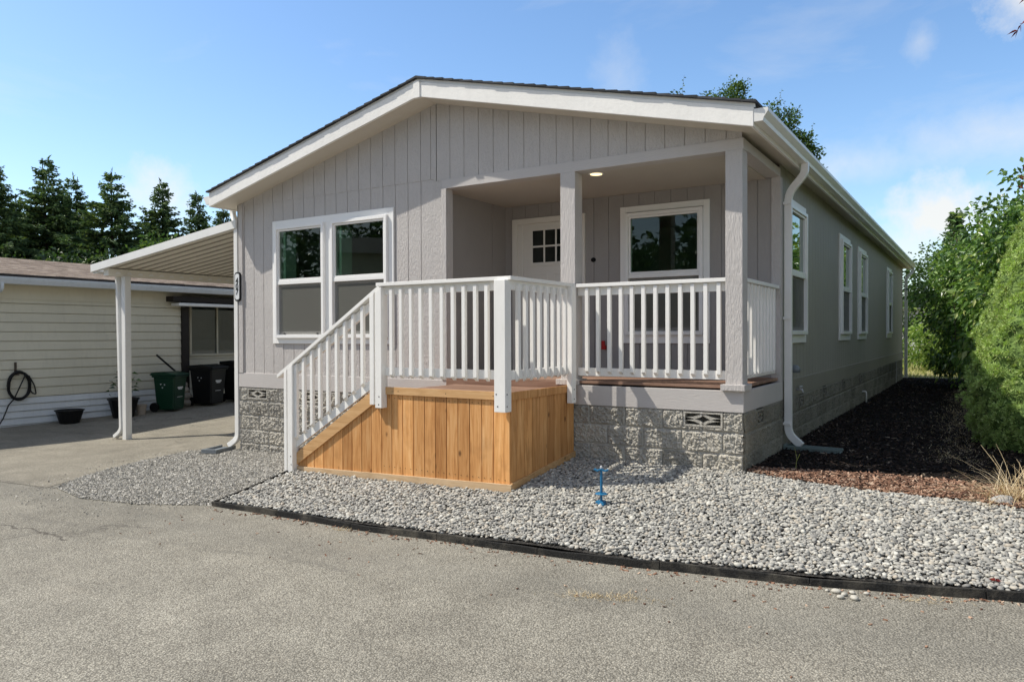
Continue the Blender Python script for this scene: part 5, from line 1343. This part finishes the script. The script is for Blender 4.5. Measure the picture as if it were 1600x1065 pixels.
# clipped conical spruce
def spruce(x, y, g, H, Rb, label, seed):
    r = np.random.default_rng(seed); t = thing('dwarf_spruce', (x, y, g), label, 'conifer')
    def rad(f, a):
        base = Rb * float(np.interp(f, [0, .03, .125, .21, .335, .44, .52, .625, .725, .85, .95, 1], [.78, .88, 1.0, 1.0, .90, .82, .745, .60, .46, .25, .09, .02]))
        p = np.array([math.cos(a) * 2.2, math.sin(a) * 2.2, f * 6.5])
        return max(.01, base * (1 + .10 * mnoise.noise(tuple(p)) + .10 * mnoise.noise(tuple(p * 2.6))) + .055 * mnoise.noise(tuple(p * 5.5)))
    na, nz = 72, 60; V = []; F = []
    for i in range(nz + 1):
        f = i / nz
        for j in range(na):
            a = 2 * math.pi * j / na; q = rad(f, a) * .965; V.append((x + q * math.cos(a), y + q * math.sin(a), g + f * H))
    for i in range(nz):
        for j in range(na): F.append((i * na + j, i * na + (j + 1) % na, (i + 1) * na + (j + 1) % na, (i + 1) * na + j))
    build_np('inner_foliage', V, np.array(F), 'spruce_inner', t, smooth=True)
    build('trunk', MB().tube([(x, y, g - .05), (x, y, g + .5)], .05, 8), 'bark', t)
    nc = 2700; f = np.clip(1 - np.sqrt(r.random(nc)), 0, .985); a = r.uniform(0, 2 * np.pi, nc)
    q = np.array([rad(f_, a_) for f_, a_ in zip(f, a)]) * r.uniform(.90, 1.03, nc)
    Cn = np.stack([x + q * np.cos(a), y + q * np.sin(a), g + f * H], 1)
    N = np.stack([np.cos(a), np.sin(a), np.full(nc, .55)], 1); N /= np.linalg.norm(N, axis=1, keepdims=True)
    cr = r.uniform(.035, .062, nc); per = 58
    dd = r.normal(0, 1, (nc, per, 3)) + N[:, None] * 1.1; dd /= np.linalg.norm(dd, axis=2, keepdims=True)
    P = (Cn[:, None] + dd * (cr[:, None] * r.uniform(.45, .85, (nc, per)))[..., None]).reshape(-1, 3)
    D = (dd + r.normal(0, .22, dd.shape)).reshape(-1, 3)
    S = r.uniform(.020, .042, nc * per)
    V, F = leafmesh(P, D, S, S * .17, 0, .3)
    build_np('needles', V, F, 'spruce_needle', t)
spruce(2.72, 3.15, -.60, 3.55, .95, 'bright green dense conical dwarf spruce at the right edge, shaded at its lower left', 401)

# red maple reaching in from beyond the right edge
t = thing('red_maple', (3.9, 1.5, -.58), 'dark red leaved maple whose twig tips enter at the right picture edge', 'tree')
mb = MB().tube([(3.9, 1.5, -.62), (3.86, 1.45, .6), (3.95, 1.3, 1.8), (3.8, 1.2, 3.0)], .055, 8, [1, .8, .6, .3])
tips = [(2.27, .30, 3.34), (2.30, .24, 3.46), (2.30, .86, 2.10), (2.34, .78, 2.02), (2.38, 1.46, 1.70), (2.9, .8, 3.3), (3.2, 1.6, 3.6), (3.3, .6, 2.9), (4.3, 1.0, 3.4), (4.4, 1.9, 2.8), (3.4, 1.9, 2.7), (3.3, .9, 2.2), (4.0, 1.2, 4.0), (3.2, 1.2, 4.3), (2.8, .6, 3.8)]
P = []; D = []
r = np.random.default_rng(77)
for tx, ty, tz in tips:
    mb.tube([(3.88, 1.4, min(tz - .5, 2.6)), ((3.88 + tx) / 2, (1.4 + ty) / 2, tz + .12), (tx, ty, tz)], .014, 5, [1, .6, .2])
    for k in range(34):
        c_ = np.array([tx, ty, tz]) + r.normal(0, .10, 3) + np.array([.06, 0, 0]); base = unit(1)[0]; base[2] -= .5
        for j in range(5):
            P.append(c_); D.append(base + r.normal(0, .55, 3))
build('trunk', mb, 'bark', t, smooth=True)
P = np.array(P); S = r.uniform(.045, .085, len(P))
V, F = leafmesh(P, np.array(D), S, S * .10, .2, .3); build_np('crown', V, F, 'maple_leaf', t)

# dry ornamental grass clump with a stone
gx, gy = 2.10, .02; g = bz(gx, gy)
t = thing('dry_grass_clump', (gx, gy, g), 'straw coloured dry ornamental grass clump at the right end of the pebble bed', 'plant')
mb_v = []; r = np.random.default_rng(5); V = []; F = []
for k in range(330):
    a = r.uniform(0, 6.28); ln = r.uniform(.16, .60); el = r.uniform(.08, 1.15); w_ = r.uniform(.0022, .0045)
    st_ = np.array([gx, gy, g]) + np.array([r.normal(0, .09), r.normal(0, .07), 0]); d = np.array([math.cos(a) * math.cos(el), math.sin(a) * math.cos(el), math.sin(el)])
    bend = r.uniform(.15, .75); side = np.array([-math.sin(a), math.cos(a), 0]) * w_; n0 = len(V)
    for j in range(6):
        q = j / 5; p_ = st_ + d * ln * q + np.array([math.cos(a) * .5, math.sin(a) * .5, -.9]) * ln * bend * q * q
        p_[2] = max(p_[2], g + .006 + .01 * r.random()); k_ = 1 - .85 * q
        V += [p_ - side * k_, p_ + side * k_]
    for j in range(5): F.append((n0 + 2 * j, n0 + 2 * j + 1, n0 + 2 * j + 3, n0 + 2 * j + 2))
build_np('blades', np.array(V), np.array(F), 'dry_blade', t)
for (dx, dy, h_) in ((-.22, .10, .40), (-.14, .05, .33)):
    build('stalk', MB().tube([(gx + .02, gy, g), (gx + dx * .5, gy + dy * .5, g + h_ * .62), (gx + dx, gy + dy, g + h_)], .0032, 5, [1, .8, .4]), 'dry_blade', t)
V0, F0 = ico(3)
P = V0 * np.array([.085, .07, .06]); P *= (1 + .2 * np.array([mnoise.noise(tuple(v * 1.7)) for v in V0]))[:, None]
tag(build_np('garden_stone', P + np.array([2.03, -.16, bz(2.03, -.16) + .005]), F0, 'stone', smooth=False), 'grey fist sized stone in front of the dry grass clump', 'stone')
# small dead twig upright in the mulch, weeds at the edging
wx, wy = .38, .42; g = bz(wx, wy)
tag(build('weed_stalk', MB().tube([(wx, wy, g - .01), (wx + .012, wy, g + .10), (wx - .01, wy, g + .21)], .005, 5, [1, .7, .3]).tube([(wx + .006, wy, g + .07), (wx + .04, wy - .01, g + .15)], .004, 5), 'grass_blade'), 'thin pale weed stalk standing at the front of the dark mulch', 'weed')
for i, (x, y, n_, sp, lab) in enumerate(((-.03, -2.98, 330, .10, 'tuft of dry straw lying in an asphalt crack mid road'), (1.60, -2.24, 70, .06, 'small dry straw tuft against the edging at lower right'), (-2.75, -2.44, 60, .05, 'small dry straw tuft against the edging left of centre'))):
    r = np.random.default_rng(50 + i); u = r.normal(0, sp * 1.6, n_); v = r.normal(0, sp * .35, n_)
    XY = np.stack([x + u, y + v + .25 * u], 1)
    o = blades('straw_tuft', XY, G, .004, .026, 'dry_blade', 2.2, .0022)
    tag(o, lab, 'dry grass')

# ------------------------------------------------------------------ sky, sun, camera
sun_dir = Vector((-1, -.55, 1.46)).normalized()
elev = math.asin(sun_dir.z); azim = math.atan2(sun_dir.x, sun_dir.y)
w = bpy.data.worlds.new('World'); scene.world = w; w.use_nodes = True
nt = w.node_tree
for n in list(nt.nodes): nt.nodes.remove(n)
out = nt.nodes.new('ShaderNodeOutputWorld')
sky = nd(nt, 'ShaderNodeTexSky', sky_type='NISHITA', sun_disc=False, sun_elevation=elev, sun_rotation=azim, altitude=60, air_density=1.0, dust_density=.8, ozone_density=1.8)
tc = nd(nt, 'ShaderNodeTexCoord'); dirv = tc.outputs['Generated']
def cloud(vec, scale, stretch, lo, hi, det=7):
    mp = nd(nt, 'ShaderNodeMapping', {'Vector': vec, 'Scale': stretch}).outputs[0]
    return ramp(nt, noise(nt, mp, scale, det, .58, .4), [(lo, (0, 0, 0)), (hi, (1, 1, 1))])
def spot(d, r0, r1, sq=1.0):
    d = Vector(d).normalized()
    v = nd(nt, 'ShaderNodeVectorMath', {0: dirv, 1: tuple(d)}, operation='SUBTRACT').outputs[0]
    v = nd(nt, 'ShaderNodeVectorMath', {0: v, 1: (1, 1, sq)}, operation='MULTIPLY').outputs[0]
    wob = nd(nt, 'ShaderNodeTexNoise', {'Vector': dirv, 'Scale': 26, 'Detail': 8, 'Roughness': .62}).outputs['Fac']
    l = nd(nt, 'ShaderNodeVectorMath', {0: v}, operation='LENGTH').outputs['Value']
    l = mathn(nt, 'ADD', l, mathn(nt, 'MULTIPLY', mathn(nt, 'SUBTRACT', wob, .5), min(.16, r1 * 1.7)))
    return ramp(nt, l, [(r0, (1, 1, 1)), (r1, (0, 0, 0))])
CLOUDS = []
puffs = None
for d, r0, r1, sq, k in (((-.035, .989, .138), .02, .085, 1.7, .85), ((-.071, .991, .105), .0, .06, 1.3, .5), ((-.827, .536, .170), .0, .055, 1.2, .75), ((.045, .93, .352), .01, .055, 1.2, .7), ((-.056, .945, .323), .0, .02, .7, .3), ((-.381, .866, .325), .0, .04, .6, .2), ((.03, .97, .215), .0, .14, 3.5, .45), ((-.14, .965, .2), .0, .10, 3.0, .35)):
    s_ = mathn(nt, 'MULTIPLY', spot(d, r0, r1, sq), k)
    puffs = s_ if puffs is None else mathn(nt, 'MAXIMUM', puffs, s_)
wisp = mathn(nt, 'MULTIPLY', cloud(dirv, 3.4, (1.0, 1.3, 3.5), .56, .90), .30)
puffs = mathn(nt, 'MAXIMUM', puffs, wisp)
front = nd(nt, 'ShaderNodeVectorMath', {0: dirv, 1: (-.53, .85, -.12)}, operation='DOT_PRODUCT').outputs['Value']
away = ramp(nt, front, [(.30, (1, 1, 1)), (.62, (0, 0, 0))])
fill_bank = cloud(dirv, 2.2, (1.0, 1.0, 2.0), .34, .62)  # unseen clouds behind the camera, added to whiten the fill light
puffs = mathn(nt, 'MAXIMUM', puffs, mathn(nt, 'MULTIPLY', mathn(nt, 'MULTIPLY', away, fill_bank), .50))
gain = mathn(nt, 'ADD', 1.0, mathn(nt, 'MULTIPLY', mathn(nt, 'SUBTRACT', 1.0, away), .42))  # sky made brighter toward the view than elsewhere, to cut fill light
skyc = nd(nt, 'ShaderNodeHueSaturation', {'Saturation': 1.14, 'Value': gain, 'Color': sky.outputs[0]}).outputs[0]
SKY_S = .15
col = mix(nt, puffs, skyc, (6.5, 6.35, 6.0))
bg = nd(nt, 'ShaderNodeBackground', {'Color': col, 'Strength': SKY_S})
nt.links.new(bg.outputs[0], out.inputs['Surface'])

sl_ = bpy.data.lights.new('sun', 'SUN'); sl_.energy = 5.0; sl_.angle = R_(.5); sl_.color = (1, .95, .85)
so_ = bpy.data.objects.new('sun', sl_); COL.objects.link(so_); so_.rotation_euler = (-sun_dir).to_track_quat('-Z', 'Y').to_euler(); so_.location = (-10, -6, 14)

cam = bpy.data.cameras.new('camera'); co = bpy.data.objects.new('camera', cam); COL.objects.link(co)
Fv = Vector((-.53121657, .84719089, -.00874968)); Rv = Vector((.84723432, .53120812, -.00345565)); Uv = Vector((-.00172031, .00924873, .99995575))
mt = Matrix((Rv, Uv, -Fv)).transposed().to_4x4(); mt.translation = Vector((1.87441953, -7.06421428, .74296675))
co.matrix_world = mt
cam.lens = 26.2545; cam.sensor_width = 36; cam.clip_end = 2000; cam.clip_start = .05
scene.camera = co
scene.render.engine = 'CYCLES'
scene.view_settings.view_transform = 'Standard'; scene.view_settings.look = 'None'; scene.view_settings.exposure = 0; scene.view_settings.gamma = 1
scene.cycles.use_denoising = True
scene.cycles.transparent_max_bounces = 12; scene.cycles.max_bounces = 7
